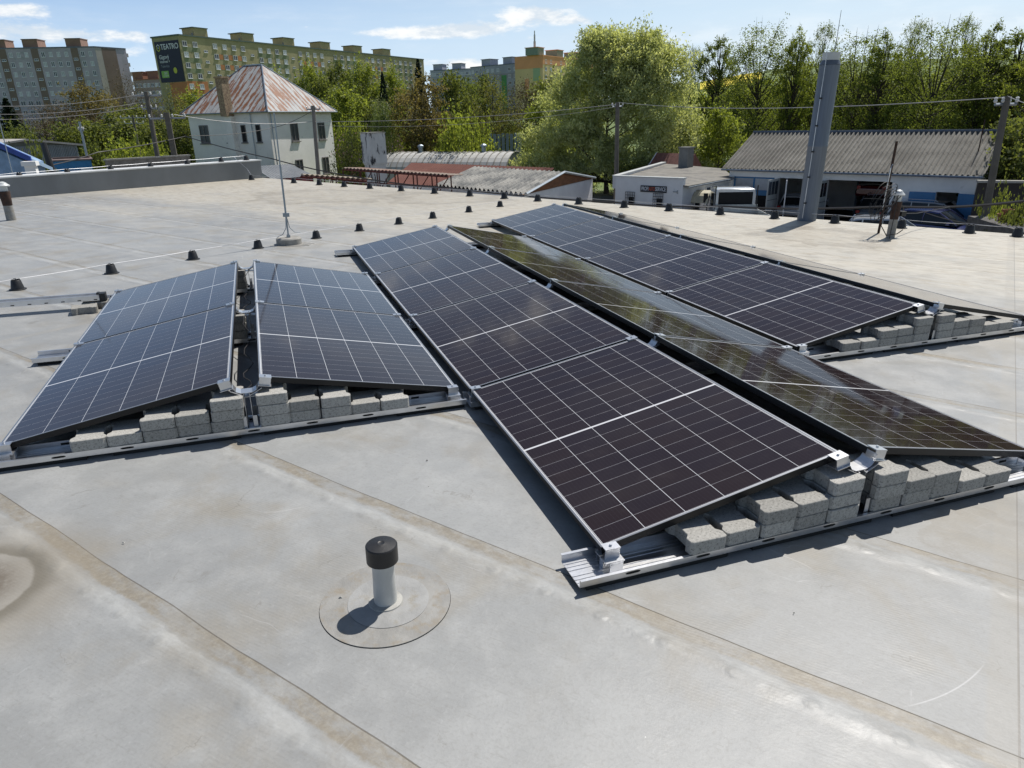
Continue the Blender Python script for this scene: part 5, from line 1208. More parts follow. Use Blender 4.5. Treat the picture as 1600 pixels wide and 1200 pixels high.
def service():
    zt = -1.60; a = W(962, 275.5, zt); c = W(1068, 279.5, zt); z2 = -2.0; d = W(1140, 277.5, z2); f = W(1130, 262, zt-.15); g_ = W(1040, 253.5, zt)
    A, B_, C_, D_, E2_ = [Vector((p.x, p.y, 0)) for p in (a, c, d, f, g_)]; bl = Bld('service_workshop', 'low white workshop with a shop sign and a flat felt roof', 'building', (A.x, A.y, GZ))
    bl.prism('wall', [A, B_, C_, D_, E2_], GZ, z2-.02, M['stucco'])
    F = bl.fac(A, B_); Sd = bl.fac(B_, C_); Lf = bl.fac(A, E2_)
    b = MB(); bl.fbox(b, F, 0, F[3], z2-.3, zt, -.25, .004); bl.fbox(b, Lf, .26, Lf[3], z2-.3, zt-.02, -.25, 0); b.build('parapet', M['stucco'], bl.o)
    b = MB(); bl.fbox(b, F, -.08, F[3]+.06, zt+.002, zt+.05, -.3, .08); bl.fbox(b, Lf, .31, Lf[3], zt-.018, zt+.03, -.3, .05); b.build('coping', M['white_cap'], bl.o)
    b = MB(); v = [bl.loc((p.x,p.y,z)) for p, z in ((A,z2+.25),(B_+Sd[2]*.3,z2+.05),(C_+Sd[2]*.3,z2+.02),(D_,z2+.2),(E2_,z2+.30))]; v += [(p[0],p[1],p[2]-.06) for p in v]
    b.add(v, [(0,1,2,3,4),(9,8,7,6,5)]+[(i,i+5,(i+1)%5+5,(i+1)%5) for i in range(5)]); b.build('roof', pm('felt_roof', (.19,.18,.16), .9, var=.15, scale=.8, col2=(.12,.115,.11), f2=(.5,.65)), bl.o)
    b = MB(); bl.fbox(b, Sd, 0, Sd[3], z2-.06, z2-.0, .32, .40); b.build('gutter', M['galv'], bl.o)
    # windows with grilles
    wm = window_mesh(.42,.62,[M['stucco'],M['dark_open']],.03,.03,0,False)
    for t in (.245, .665):
        z = zt-1.32; o = bl.window(wm, F, F[3]*t+.05, z-.05); b = MB(); w, h = .30, .50
        for i in range(6): x = -w+2*w*i/5; b.box(x-.012,x+.012,-.10,-.085,-h,h)
        for i in range(7): zz = -h+2*h*i/6; b.box(-w-.01,w+.01,-.085,-.07,zz-.012,zz+.012)
        g2 = b.build('window_grille', M['cable'], bl.o); Pa, e, n, L = F; p = Pa+e*(L*t); g2.location = bl.loc((p.x,p.y,z)); g2.rotation_euler = (0,0,math.atan2(n.y,n.x)+PI/2)
    # sign
    Pa, e, n, L = F; s0, s1 = L*.395, L*.775; b = MB(); bl.fbox(b, F, s0, s1, zt-.78, zt-.43, .004, .05); sg = b.build('shop_sign', flat('sign_black', (.012,.014,.022)), bl.o)
    wh = flat('sign_white', (.62,.64,.68)); re = flat('sign_red', (.48,.09,.04)); tot = s1-s0; sz = .30
    # A is the left end of the facade as seen
    for body, f0, mt in (('PROFI', .03, wh), ('AUTO', .325, re), ('SERVICE', .575, wh)):
        m_ = wallM(bl, F, s0+tot*f0, zt-.605, .052); o = txt(body, sz, mt, sg, m_, 'lettering', .004, bold=.004); wd_ = max(v.co.x for v in o.data.vertices); tgt = tot*({'PROFI':.28,'AUTO':.235,'SERVICE':.40}[body]); o.scale = (tgt/wd_, .95, 1)
    b = MB(); bl.fbox(b, F, L*.87, L*.92, zt-.72, zt-.66, .004, .05); bl.fbox(b, F, L*.925, L*.935, zt-.80, zt-.60, .004, .05); b.build('meter_box', M['galv'], bl.o)
    # side wall: doors, windows, arched awning
    aw = empty('awning'); aw.parent = bl.o; t0 = Sd[3]*.30; p = Sd[0]+Sd[1]*t0; aw.location = bl.loc((p.x,p.y,z2-.95)); aw.rotation_euler = (0,0,math.atan2(Sd[2].y,Sd[2].x)+PI/2)
    b = MB(); n_ = 10; r_ = .78
    for i in range(n_):
        a0, a1 = PI*i/n_, PI*(i+1)/n_; q = []
        for aa in (a0, a1):
            for y in (0, -1.0): q.append((r_*math.cos(aa), y, r_*.8*math.sin(aa)))
        b.add(q+[(x*.97,y,z*.97) for x,y,z in q], [(0,1,3,2),(4,6,7,5),(0,4,5,1),(2,3,7,6),(0,2,6,4),(1,5,7,3)])
    b.build('awning_sheet', pm('cream_awning', (.50,.46,.34), .5), aw)
    b = MB(); b.tube([(r_*math.cos(PI*i/10), -1.0, r_*.8*math.sin(PI*i/10)) for i in range(11)], .025, 5); b.tube([(-r_,-.95,0),(-r_,-.95,-1.6)], .025, 5); b.tube([(r_,-.95,0),(r_,-.95,-1.6)], .025, 5); b.build('awning_frame', M['cable'], aw)
    wd2 = window_mesh(.7,1.0,[M['pvc'],M['glass']],.06,.05,0); dm = window_mesh(.8,2.0,[M['pvc'],M['glass']],.08,.05,0,False)
    bl.window(dm, Sd, t0, GZ+1.02, 'door')
    for f_ in (.52,.64): bl.window(wd2, Sd, Sd[3]*f_, z2-.75)
    bl.window(dm, Sd, Sd[3]*.80, GZ+1.05, 'door')
    b = MB(); bl.fbox(b, Sd, .35, 1.3, GZ, GZ+1.15, .15, .2); b.build('brown_gate', M['rust'], bl.o)
    # grey stack on the roof
    q = W(1071, 262, z2+.2); b = MB(); s_ = .36; b.box(-s_,s_,-s_,s_,-.3,1.28); b.box(-s_-.06,s_+.06,-s_-.06,s_+.06,1.282,1.36); o = b.build('chimney', pm('cement_stack', (.19,.19,.18), .9, var=.1), bl.o); o.location = bl.loc(q); o.rotation_euler = (0,0,.4)
service()

def cabin():        # red roof seen between the willow and the workshop
    p = WD(1055, 250, 56); bl = Bld('small_cabin', 'cabin with a reddish roof half hidden by the willow', 'cabin', (p.x, p.y, terr(p.x,p.y)))
    b = MB(); b.box(-3,3,-2,2,0,2.0); b.build('wall', M['plaster'], bl.o)
    b = MB(); v = [(-3.3,-2.3,1.95),(3.3,-2.3,1.95),(3.3,2.3,1.95),(-3.3,2.3,1.95),(-3.3,0,3.9),(3.3,0,3.9)]; b.add(v, [(0,1,5,4),(2,3,4,5),(0,4,3),(1,2,5),(3,2,1,0)]); b.build('roof', pm('red_tiles', (.17,.075,.06), .85, var=.2, scale=3), bl.o)
    b = MB(); b.tube([(3.32,-2.3,1.97),(3.32,0,3.93),(3.32,2.3,1.97)], .06, 5); b.build('verge_board', M['pvc'], bl.o); bl.o.rotation_euler = (0,0,1.9); bl.o.scale = (.55,.7,.85)
cabin()

# --- sheds in the middle
def quonset():
    r_ = W(800, 262, -3.2); D = 66; c = WD(806, 237, D); ax = (rW*-1); ax.z = 0; ax.normalize(); fd = Vector((fW.x, fW.y, 0)).normalized(); dirv = (ax*.93+fd*.37).normalized(); nrm = Vector((-dirv.y, dirv.x, 0)); z0 = terr(c.x, c.y); Rr = c.z-z0+.0
    bl = Bld('arched_shed', 'arched sheet metal shed with pale ribs and two roof vents', 'shed', (c.x, c.y, z0)); L = 14.5; seg = 22; n_ = 16; b = MB(); rb = MB(); w_ = 2.9
    for s_ in range(seg):
        r1 = 1.0; a_, b_ = L*s_/seg, L*(s_+1)/seg-.02
        for i in range(n_):
            t0, t1 = PI*i/n_, PI*(i+1)/n_; v = []
            for t in (t0, t1):
                for q in (a_, b_): p = dirv*q+nrm*(w_*math.cos(t)); v.append((p.x, p.y, Rr*math.sin(t)**.8 if math.sin(t) > 0 else 0))
            b.add(v, [(0,1,3,2)])
    b.build('shell', pm('weathered_sheet', (.46,.455,.43), .6, .2, var=.12, scale=.8, col2=(.27,.15,.10), f2=(.68,.75)), bl.o)
    for s_ in range(seg+1):
        q = L*s_/seg-.01; pts = [dirv*q+nrm*((w_+.04)*math.cos(PI*i/n_))+Vector((0,0,(Rr+.04)*max(0,math.sin(PI*i/n_))**.8)) for i in range(n_+1)]
        rb.tube(pts, .045, 4)
    rb.build('ribs', pm('rib_seam', (.22,.21,.19), .7), bl.o)
    b = MB(); v = [tuple(nrm*(w_*.99*math.cos(PI*i/n_))-dirv*.005+Vector((0,0,Rr*.99*max(0,math.sin(PI*i/n_))**.8))) for i in range(n_+1)]; b.add(v, [tuple(range(n_+1))]); b.build('end_wall', pm('end_sheet', (.17,.19,.20), .7, var=.2, scale=.5, stretch=(9,9,.3)), bl.o)
    b = MB()
    for i in range(1, 22):
        x = -w_+2*w_*i/22; h = Rr*max(0, math.sin(math.acos(x/w_)))**.8; p = nrm*x-dirv*.05; b.tube([(p.x,p.y,0),(p.x,p.y,h*.98)], .035, 4)
    b.build('end_ribs', M['galv'], bl.o)
    for q in (3.2, 9.8):
        b = MB(); p = dirv*q; b.lathe([(.22,Rr-.05),(.22,Rr+.45),(.32,Rr+.46),(.30,Rr+.6),(.1,Rr+.72)], 10, 0, Matrix.Translation(p)); b.build('roof_vent', M['galv'], bl.o)
quonset()
def tower():
    q = WD(582, 208, 50); gz = terr(q.x, q.y); bl = Bld('masonry_stack', 'square white masonry stack streaked black with soot', 'chimney stack', (q.x, q.y, gz)); H = q.z-gz; b = MB(); b.box(-.52,.52,-.52,.52,0,H*.62); b.box(-.56,.56,-.56,.56,H*.622,H*.64)
    b.box(-.60,.60,-.60,.60,H*.642,H); m = pm('sooty_whitewash', (.56,.555,.54), .9, var=.08, scale=1.2, col2=(.035,.035,.04), f2=(.53,.62), stretch=(1.6,1.6,.5)); b.build('stack', m, bl.o)
    b = MB(); b.box(-.64,.64,-.64,.64,H+.002,H+.06); b.build('cap_slab', M['base_conc'], bl.o); bl.o.rotation_euler = (0,0,.35)
tower()
def gable_shed():
    z0 = -2.05; zr = -1.35; e0 = W(681, 289, z0); e1 = W(822, 303, z0); r0 = W(742, 261, zr); r1 = W(882, 269.5, zr)
    E0, E1_, R0, R1 = [Vector((p.x, p.y, 0)) for p in (e0, e1, r0, r1)]; bl = Bld('corrugated_shed', 'shed with a grey corrugated gable roof, brown gable and white wall', 'shed', (E0.x, E0.y, GZ)); P = lambda q, z: Vector((q.x, q.y, z))
    m = corr_mat('weathered_fibre_cement', (.36,.35,.32), (.13,.135,.135), dark=(.05,.05,.055), patchy=.7)
    K0 = E0+(R0-E0)*2; K1 = E1_+(R1-E1_)*2; corr_sheet(bl, 'roof', P(E0,z0), P(E1_,z0), P(R1,zr), P(R0,zr), m, .40, .09); corr_sheet(bl, 'rear_roof', P(K0,z0), P(K1,z0), P(R1,zr), P(R0,zr), m, .22, .03)
    ee = (E1_-E0).normalized(); bl.prism('wall', [E0+ee*.25, E1_-ee*.25, K1-ee*.25, K0+ee*.25], GZ, z0-.08, M['stucco'])
    b = MB(); v = [P(E1_-ee*.2,z0-.05), P(K1-ee*.2,z0-.05), P(R1-ee*.2,zr-.06)]; v2 = [q-ee*.1 for q in v]; b.add([bl.loc(q) for q in v+v2], [(0,1,2),(5,4,3),(0,3,4,1),(1,4,5,2),(2,5,3,0)]); b.build('gable_boards', pm('brown_boards', (.20,.085,.035), .8, var=.25, scale=2, stretch=(1,1,5)), bl.o)
    b = MB(); b.tube([bl.loc(P(E1_+ee*.02,z0+.0)), bl.loc(P(R1+ee*.02,zr+.03)), bl.loc(P(K1+ee*.02,z0))], .07, 4); b.build('verge_board', M['galv'], bl.o)
gable_shed()
def red_roof():
    z0 = -2.75; zr = -1.5; a = W(603, 287, z0); b0 = W(700, 290, z0); c = W(866, 262, zr); d = W(643, 254, zr); A, B_, C_, D_ = [Vector((p.x,p.y,0)) for p in (a, W(835,296,z0), c, d)]
    bl = Bld('long_shed', 'long low shed with a dark red brown sheet roof', 'shed', (A.x, A.y, GZ)); P = lambda q, z: Vector((q.x, q.y, z))
    m = corr_mat('red_brown_sheet', (.135,.052,.040), (.17,.070,.052), dark=(.07,.035,.03), patchy=.35); corr_sheet(bl, 'roof', P(A,z0), P(B_,z0), P(C_,zr), P(D_,zr), m, .25, .02)
    bl.prism('wall', [A.lerp(C_,.03), B_.lerp(D_,.03), C_.lerp(A,.03), D_.lerp(B_,.03)], GZ, z0-.06, M['plaster'])
red_roof()
def canopy(px0, y0, px1, y1, D0, D1, label, depth, sheet, drop):
    a = WD(px0, y0, D0); c = WD(px1, y1, D1); bl = Bld('steel_canopy', label, 'canopy', (a.x, a.y, GZ), 'rusty canopies behind the roof edge'); A, B_ = Vector((a.x,a.y,0)), Vector((c.x,c.y,0)); e, n, L = facade_basis(A, B_); P = lambda q, z: Vector((q.x, q.y, z))
    corr_sheet(bl, 'roof_sheet', P(A,a.z), P(B_,c.z), P(B_-n*depth,c.z-.12), P(A-n*depth,a.z-.12), sheet, .25, .03)
    b = MB()
    for f in (0, .18, .36, .54, .72, .9):
        p = A.lerp(B_, f)+n*.05; z = a.z+(c.z-a.z)*f-.1; b.tube([bl.loc(P(p,z)), bl.loc(P(p,GZ))], .045, 4)
        q = A.lerp(B_, min(1, f+.1)); b.tube([bl.loc(P(q,z-.1)), bl.loc(P(p,z-1.0))], .03, 4)
        p2 = p-n*(depth*.9); b.tube([bl.loc(P(p2,z)), bl.loc(P(p2,GZ))], .045, 4)
    b.tube([bl.loc(P(A,a.z-.1)), bl.loc(P(B_,c.z-.1))], .06, 4); b.tube([bl.loc(P(A,a.z-.75)), bl.loc(P(B_,c.z-.75))], .035, 4)
    b.build('steel_frame', pm('red_oxide_steel', (.10,.028,.022), .8, var=.2, scale=3), bl.o)
sh1 = corr_mat('rusty_corrugated', (.16,.075,.055), (.30,.27,.23), dark=(.05,.03,.025)); sh2 = corr_mat('dusty_board', (.26,.23,.19), (.32,.27,.21), dark=(.12,.08,.05))
canopy(536, 262, 700, 273, 44, 40, 'rusty corrugated canopy on thin red steel posts, rear one', 1.8, sh1, 1)
canopy(470, 272, 572, 279, 36, 35, 'low board covered canopy frame in front of the rusty corrugated one', 1.3, sh2, 1)
def low_wall_bits():
    # tiled lean-to at the foot of the white house
    a = W(424, 277, -2.3); c = W(474, 273, -2.3); d = W(420, 250, -1.6); bl = Bld('lean_to', 'small lean-to with a slate roof beside the parapet end', 'shed', (a.x, a.y, GZ)); A, B_ = Vector((a.x,a.y,0)), Vector((c.x,c.y,0)); e, n, L = facade_basis(A, B_); P = lambda q, z: Vector((q.x,q.y,z))
    corr_sheet(bl, 'roof', P(A,-2.45), P(B_+e*1.0,-2.45), P(B_-n*3+e*.6,-1.55), P(A-n*3,-1.55), corr_mat('slate', (.15,.165,.185), (.22,.235,.25), rowl=.3), .25, .015); bl.prism('wall', [A+e*.1-n*.1, B_+e*.9-n*.1, B_+e*.5-n*2.9, A+e*.1-n*2.9], GZ, -2.5, pm('red_plinth', (.25,.03,.04), .8))
    # rubble wall left
    a = WD(170, 262, 44); c = WD(297, 249, 46); bl = Bld('block_wall', 'low unrendered block wall beyond the parapet', 'wall', (a.x, a.y, GZ)); A, B_ = Vector((a.x,a.y,0)), Vector((c.x,c.y,0)); F = bl.fac(A, B_); b = MB(); b2 = MB()
    zt = WD(172, 251, 44).z
    bl.fbox(b, F, 0, F[3], GZ, zt, -.3, 0); b.build('masonry', pm('cement_blocks', (.22,.20,.18), .95, var=.25, scale=3), bl.o)
    bl.fbox(b2, F, -.05, F[3]+.05, zt+.002, zt+.08, -.35, .05); b2.build('coping', M['base_conc'], bl.o)
low_wall_bits()
# --- left yard
def left_yard():
    pk = WD(60, 216.5, 60); lf = WD(-45, 231, 60); rg = WD(119, 223, 62); A = Vector((lf.x,lf.y,0)); B_ = Vector((rg.x,rg.y,0)); gz = terr(A.x,A.y); bl = Bld('sheet_metal_hall', 'grey sheet metal hall with a shallow gable at the far left', 'hall', (A.x, A.y, gz)); F = bl.fac(A, B_); ze = rg.z-.1; dp = 12
    foot = [A, B_, B_-F[2]*dp, A-F[2]*dp]; msh = pm('hall_sheet', (.20,.23,.26), .55, .2, var=.1, scale=.6, stretch=(6,6,.4)); bl.prism('wall', foot, gz, ze, msh)
    b = MB(); 
    for i in range(1, 60): t = F[3]*i/60; bl.fbox(b, F, t-.035, t+.035, gz, ze-.02, 0, .05)
    b.build('wall_ribs', msh, bl.o)
    M_ = (A+B_)/2; zr = pk.z; b = MB(); P = lambda q, z: bl.loc((q.x,q.y,z)); o1 = F[2]*.4; o2 = -F[2]*(dp+.3)
    v = [P(A+o1-F[1]*.5,ze), P(M_+o1,zr), P(B_+o1+F[1]*.3,ze), P(A+o2-F[1]*.5,ze), P(M_+o2,zr), P(B_+o2+F[1]*.3,ze)]; v += [(x,y,z-.12) for x,y,z in v]
    b.add(v, [(0,1,4,3),(1,2,5,4),(6,9,10,7),(7,10,11,8),(0,6,7,1),(1,7,8,2),(3,4,10,9),(4,5,11,10),(0,3,9,6),(2,8,11,5)]); b.build('roof', pm('hall_roof', (.36,.34,.32), .8, var=.12, scale=.7), bl.o)
    b = MB(); v = [P(A,ze), P(B_,ze), P(M_,zr-.13)]; v += [P(A-F[2]*.1,ze), P(B_-F[2]*.1,ze), P(M_-F[2]*.1,zr-.13)]; b.add(v, [(0,1,2),(5,4,3),(0,3,4,1),(1,4,5,2),(2,5,3,0)]); b.build('gable', pm('gable_sheet', (.10,.115,.11), .7), bl.o)
    # blue container
    q = WD(82, 252.5, 46); gz = terr(q.x,q.y); bl = Bld('blue_container', 'blue steel container with a notice board, left of the poles', 'container', (q.x,q.y,gz)); h = q.z-gz; b = MB(); mb_ = pm('container_blue', (.035,.20,.42), .6, var=.12, scale=2)
    cE = WD(142, 250, 46); e = Vector((cE.x-q.x, cE.y-q.y, 0)); Lx = e.length; b.box(0,Lx,0,3.2,.1,h); bo = b.build('box', mb_, bl.o); b = MB()
    for i in range(10): x = Lx*(i+.5)/10; b.box(x-.02,x+.02,-.03,-.002,.2,h-.1)
    b.build('ribs', mb_, bl.o); b = MB(); b.box(-.1,Lx+.1,-.15,3.4,h+.002,h+.07); b.box(0,Lx,1.4,1.6,h+.072,h+.16); b.build('roof', pm('rusty_lid', (.15,.11,.10), .8), bl.o); b = MB(); b.box(Lx*.68,Lx*.97,-.06,-.032,h-.95,h-.40); bd = b.build('notice_board', M['pvc'], bl.o)
    b = MB()
    for i in range(3): b.box(Lx*.71,Lx*(.92-.03*i),-.066,-.061,h-.56-.12*i,h-.52-.12*i)
    b.build('notice_lines', M['galv'], bd)
    b = MB(); b.box(Lx*.40,Lx*.44,-.06,-.032,h-.72,h-.58); b.box(Lx*.47,Lx*.51,-.06,-.032,h-.72,h-.58); b.build('lock', M['pvc'], bl.o)
    bl.o.rotation_euler = (0,0,math.atan2(e.y,e.x))
    # blue roofed kiosk
    q = WD(45, 246, 34); l = WD(-60, 200, 34); gz = GZ; bl = Bld('blue_roofed_kiosk', 'kiosk roof with a bright blue verge at the left edge', 'kiosk', (q.x,q.y,gz)); e = Vector((rW.x,rW.y,0)).normalized(); zt = q.z-gz
    b = MB(); v = []
    for y in (0, 1.3): v += [(0,y,zt-.35*y),(-2.6,y,zt+1.3-.35*y),(-5.2,y,zt-.35*y)]
    v += [(x,y,z-.14) for x,y,z in v]; b.add(v, [(0,1,4,3)[::-1],(1,2,5,4)[::-1],(6,7,10,9),(7,8,11,10),(0,6,9,3),(2,5,11,8),(0,1,7,6),(1,2,8,7),(3,9,10,4),(4,10,11,5)]); b.build('roof', pm('pale_blue_sheet', (.30,.42,.55), .5, var=.06, scale=1), bl.o)
    b = MB(); 
    for x0_, z0_, x1_, z1_ in ((0.1,zt-.06,-2.6,zt+1.29),(-2.6,zt+1.29,-5.3,zt-.06)): b.add([(x0_,-.08,z0_-.12),(x1_,-.08,z1_-.12),(x1_,-.08,z1_+.1),(x0_,-.08,z0_+.1),(x0_,-.01,z0_-.12),(x1_,-.01,z1_-.12),(x1_,-.01,z1_+.1),(x0_,-.01,z0_+.1)], [(0,1,2,3),(7,6,5,4),(0,4,5,1),(2,6,7,3),(1,5,6,2),(3,7,4,0)])
    b.build('verge_board', pm('ultramarine', (.02,.06,.30), .5), bl.o); b = MB(); b.prism([(-5,0),(-.25,0),(-.25,zt-.2),(-2.6,zt+1.0),(-5,zt-.2)], -1.2, -.2, 0, Matrix.Rotation(PI/2, 4, 'X')); b.build('wall', pm('pale_blue_gable', (.20,.31,.46), .7), bl.o); bl.o.rotation_euler = (0,0,math.atan2(e.y,e.x))
    q = WD(46, 252, 30); b = MB(); b.box(-.16,.16,-.16,.16,0,q.z-GZ-.15); b.box(-.22,.22,-.22,.22,q.z-GZ-.148,q.z-GZ); bl = Bld('gate_post', 'white rendered gate post beyond the parapet', 'post', (q.x,q.y,GZ)); b.build('shaft', M['plaster'], bl.o)
left_yard()
# slab fence behind the arched shed
def slab_fence():
    a = WD(764, 232, 80); c = WD(816, 231, 80); A, B_ = Vector((a.x,a.y,0)), Vector((c.x,c.y,0)); gz = terr(A.x,A.y); zt = WD(790,208,80).z; bl = Bld('slab_fence', 'grey blue fence of upright slabs beside the willow', 'fence', (A.x,A.y,gz)); F = bl.fac(A, B_); m = pm('blue_grey_slab', (.17,.21,.26), .8, var=.12, scale=1)
    for i in range(8): b = MB(); t = F[3]*i/8; bl.fbox(b, F, t+.04, t+F[3]/8-.08, gz+.5, zt-.05*(i % 3), -.06, .0); b.build('slab', m, bl.o)
    b = MB(); bl.fbox(b, F, -.1, F[3]+.1, gz, gz+.55, -.12, .06); b.build('plinth', M['dark_open'], bl.o)
slab_fence()
# small white shed and pots on the right
def right_shed():
    a = W(1536, 308, -2.35); c = W(1587, 309, -2.35); A, B_ = Vector((a.x,a.y,0)), Vector((c.x,c.y,0)); bl = Bld('small_shed', 'small white shed with a pale lid roof by the leaning pole', 'shed', (A.x,A.y,GZ)); F = bl.fac(A, B_); foot = [A,B_,B_-F[2]*1.6,A-F[2]*1.6]; bl.prism('wall', foot, GZ, -2.4, M['stucco'])
    b = MB(); bl.fbox(b, F, -.1, F[3]+.1, -2.395, -2.3, -1.7, .12); b.build('roof', pm('sandy_lid', (.40,.35,.27), .8), bl.o)
    a = W(1530, 282, -1.5); c = W(1640, 283, -1.5); A, B_ = Vector((a.x,a.y,0)), Vector((c.x,c.y,0)); bl = Bld('dark_boundary_wall', 'dark boundary wall with a grey coping at the right edge', 'wall', (A.x,A.y,GZ)); F = bl.fac(A, B_); b = MB(); bl.fbox(b, F, 0, F[3], GZ, -1.6, -.3, 0); b.build('masonry', pm('dark_wall', (.035,.03,.028), .9, var=.2, scale=1), bl.o)
    b = MB(); bl.fbox(b, F, -.05, F[3]+.05, -1.598, -1.5, -.35, .06); b.build('coping', M['base_conc'], bl.o)
    for i, (px, py, lab) in enumerate(((1566,345,'clay flower pot on the low stone edge, left one'),(1574,338,'taller clay flower pot beside the small shed'))):
        q = WD(px, py, 27.5); b = MB(); b.lathe([(.10,0),(.16,.32),(.18,.32),(.18,.37),(.14,.37),(.13,.3)], 14); o = b.build('flower_pot', pm('terracotta', (.28,.11,.06), .85)); o.location = (q.x,q.y,q.z-.15); tag(o, lab, 'flower pot', 'clay pots by the shed')
    q0 = WD(1545, 352, 27); q1 = WD(1640, 372, 24); A, B_ = Vector((q0.x,q0.y,0)), Vector((q1.x,q1.y,0)); bl = Bld('stone_edging', 'low dark stone planter edge at the right picture edge', 'planter', (A.x,A.y,GZ)); F = bl.fac(A, B_); b = MB(); bl.fbox(b, F, -1.5, F[3], GZ, q0.z+.1, -1.8, 0); b.build('stones', pm('dark_stone', (.09,.085,.08), .9, var=.3, scale=5), bl.o)
right_shed()

# ------------------------------------------------------------------ poles and wires
M['pole_conc'] = pm('pole_concrete', (.12,.108,.092), .9, var=.15, scale=3); M['pole_wood'] = pm('pole_wood', (.19,.175,.16), .9, var=.2, scale=3, stretch=(4,4,.5))
M['ins'] = pm('porcelain', (.6,.6,.58), .3)
def pole(top, base, D, r, mat, label, arms=((0,.9),), square=False, name='utility_pole', both=True):
    a = WD(*top, D); d = ray(*base); t = D/math.hypot(d.x, d.y); c = Cw+d*t; dirv = (a-c).normalized(); gz = terr(c.x, c.y); k = (gz-a.z)/dirv.z; foot = a+dirv*k
    t = empty(name, foot); tag(t, label, 'utility pole', 'poles around the yards'); b = MB(); b.tube([(0,0,0), tuple((a-foot)*.5), tuple(a-foot)], [r*1.35, r*1.15, r], 4 if square else 10); b.build('pole', mat, t)
    s = Vector((rW.x, rW.y, 0)).normalized(); top_ = a-foot
    for dz, w in arms:
        b = MB(); p0 = top_-Vector((0,0,.25+dz))-s*w; p1 = top_-Vector((0,0,.25+dz))+s*w; b.tube([p0, p1], .05, 4); ca = b.build('cross_arm', M['galv'], t)
        for f in (0, .35, .65, 1):
            q = Vector(p0).lerp(Vector(p1), f); b = MB(); b.lathe([(.03,0),(.06,.05),(.04,.1),(.06,.14),(.02,.18)], 8, 0, Matrix.Translation(q+Vector((0,0,.05)))); b.build('insulator', M['ins'], ca)
    return a
pole((228,143),(249,262),52,.13,M['pole_conc'],'concrete pole with two cross arms left of the white house',((0,.85),(.75,.45)))
pole((260,176),(276,262),46,.19,M['pole_conc'],'thick short concrete pole beside the white house',((.05,1.0),),True)
pole((207,180),(215,222),80,.10,M['pole_conc'],'distant concrete pole with a cross arm before the trees',((0,1.2),(.5,.9)))
pole((124,190),(136,245),56,.07,M['galv'],'thin steel pole left of the round dark tree',((.3,.15),))
pole((67,223),(82,268),36,.12,M['cable'],'dark slanting pole before the sheet metal hall',())
pole((489,165),(497,264),56,.13,M['pole_wood'],'grey wooden pole in front of the white house',((0,.5),))
pole((965,160),(963,275),50,.13,M['pole_conc'],'concrete pole in front of the big willow',((0,.35),))
pole((1574,150),(1538,345),29,.10,M['pole_conc'],'leaning concrete pole at the right end of the garages',((0,.35),),False)
pole((1344,0),(1344,0),1,.001,M['cable'],'x',()) if False else None
def span(name, label, P, r, sag, mat=None, group='overhead wires'):
    P = [WD(*q) for q in P]; out = []
    for a, c in zip(P, P[1:]):
        for i in range(10): t = i/10; q = a.lerp(c, t); q.z -= 4*sag*t*(1-t); out.append(q)
    out.append(P[-1]); b = MB(); b.tube(out, r, 4); tag(b.build(name, mat or M['wire'], smooth=True), label, 'wire', group)
wm_ = pm('old_wire', (.33,.33,.33), .5, .3)
span('overhead_wire','topmost pale wire from the twin armed pole to the left edge',[(-80,163,52),(226,146,52)],.013,.35,wm_)
span('overhead_wire','second pale wire from the twin armed pole to the left edge',[(-80,176,52),(230,158,52)],.013,.35,wm_)
span('overhead_wire','lowest pale wire from the twin armed pole to the left edge',[(-80,186,52),(232,165,52)],.013,.3,wm_)
span('overhead_wire','pale wire across the white house toward the big willow',[(272,179,46),(487,190,56),(964,163,50)],.016,.3,wm_)
span('overhead_wire','thin second wire running low in front of the middle trees',[(498,196,56),(964,167,50)],.010,.5,wm_)
span('overhead_wire','pale wire from the willow pole across the alders to the leaning pole',[(966,160,50),(1572,152,29)],.016,.35,wm_)
span('overhead_wire','wire leaving the leaning pole at the right edge',[(1574,150,29),(1700,180,24)],.013,.1,wm_)
span('overhead_wire','dark wire rising across the white house to the wooden pole',[(296,212,50),(425,200,56),(489,172,56)],.016,.15,M['cable'])
span('overhead_cable','thick black cable from the poles down along the far roof edge',[(60,262,36),(152,238,44),(290,213,46),(425,248,34),(560,277,29),(700,293,26),(960,316,22),(1130,322,20),(1395,322,17),(1600,314,15.5)],.024,.06,M['cable'],'overhead cables')
span('overhead_cable','thin grey line low over the workshop yard',[(980,318,23),(1300,338,18),(1440,330,16.5),(1545,352,15)],.008,.05,M['cable'],'overhead cables')

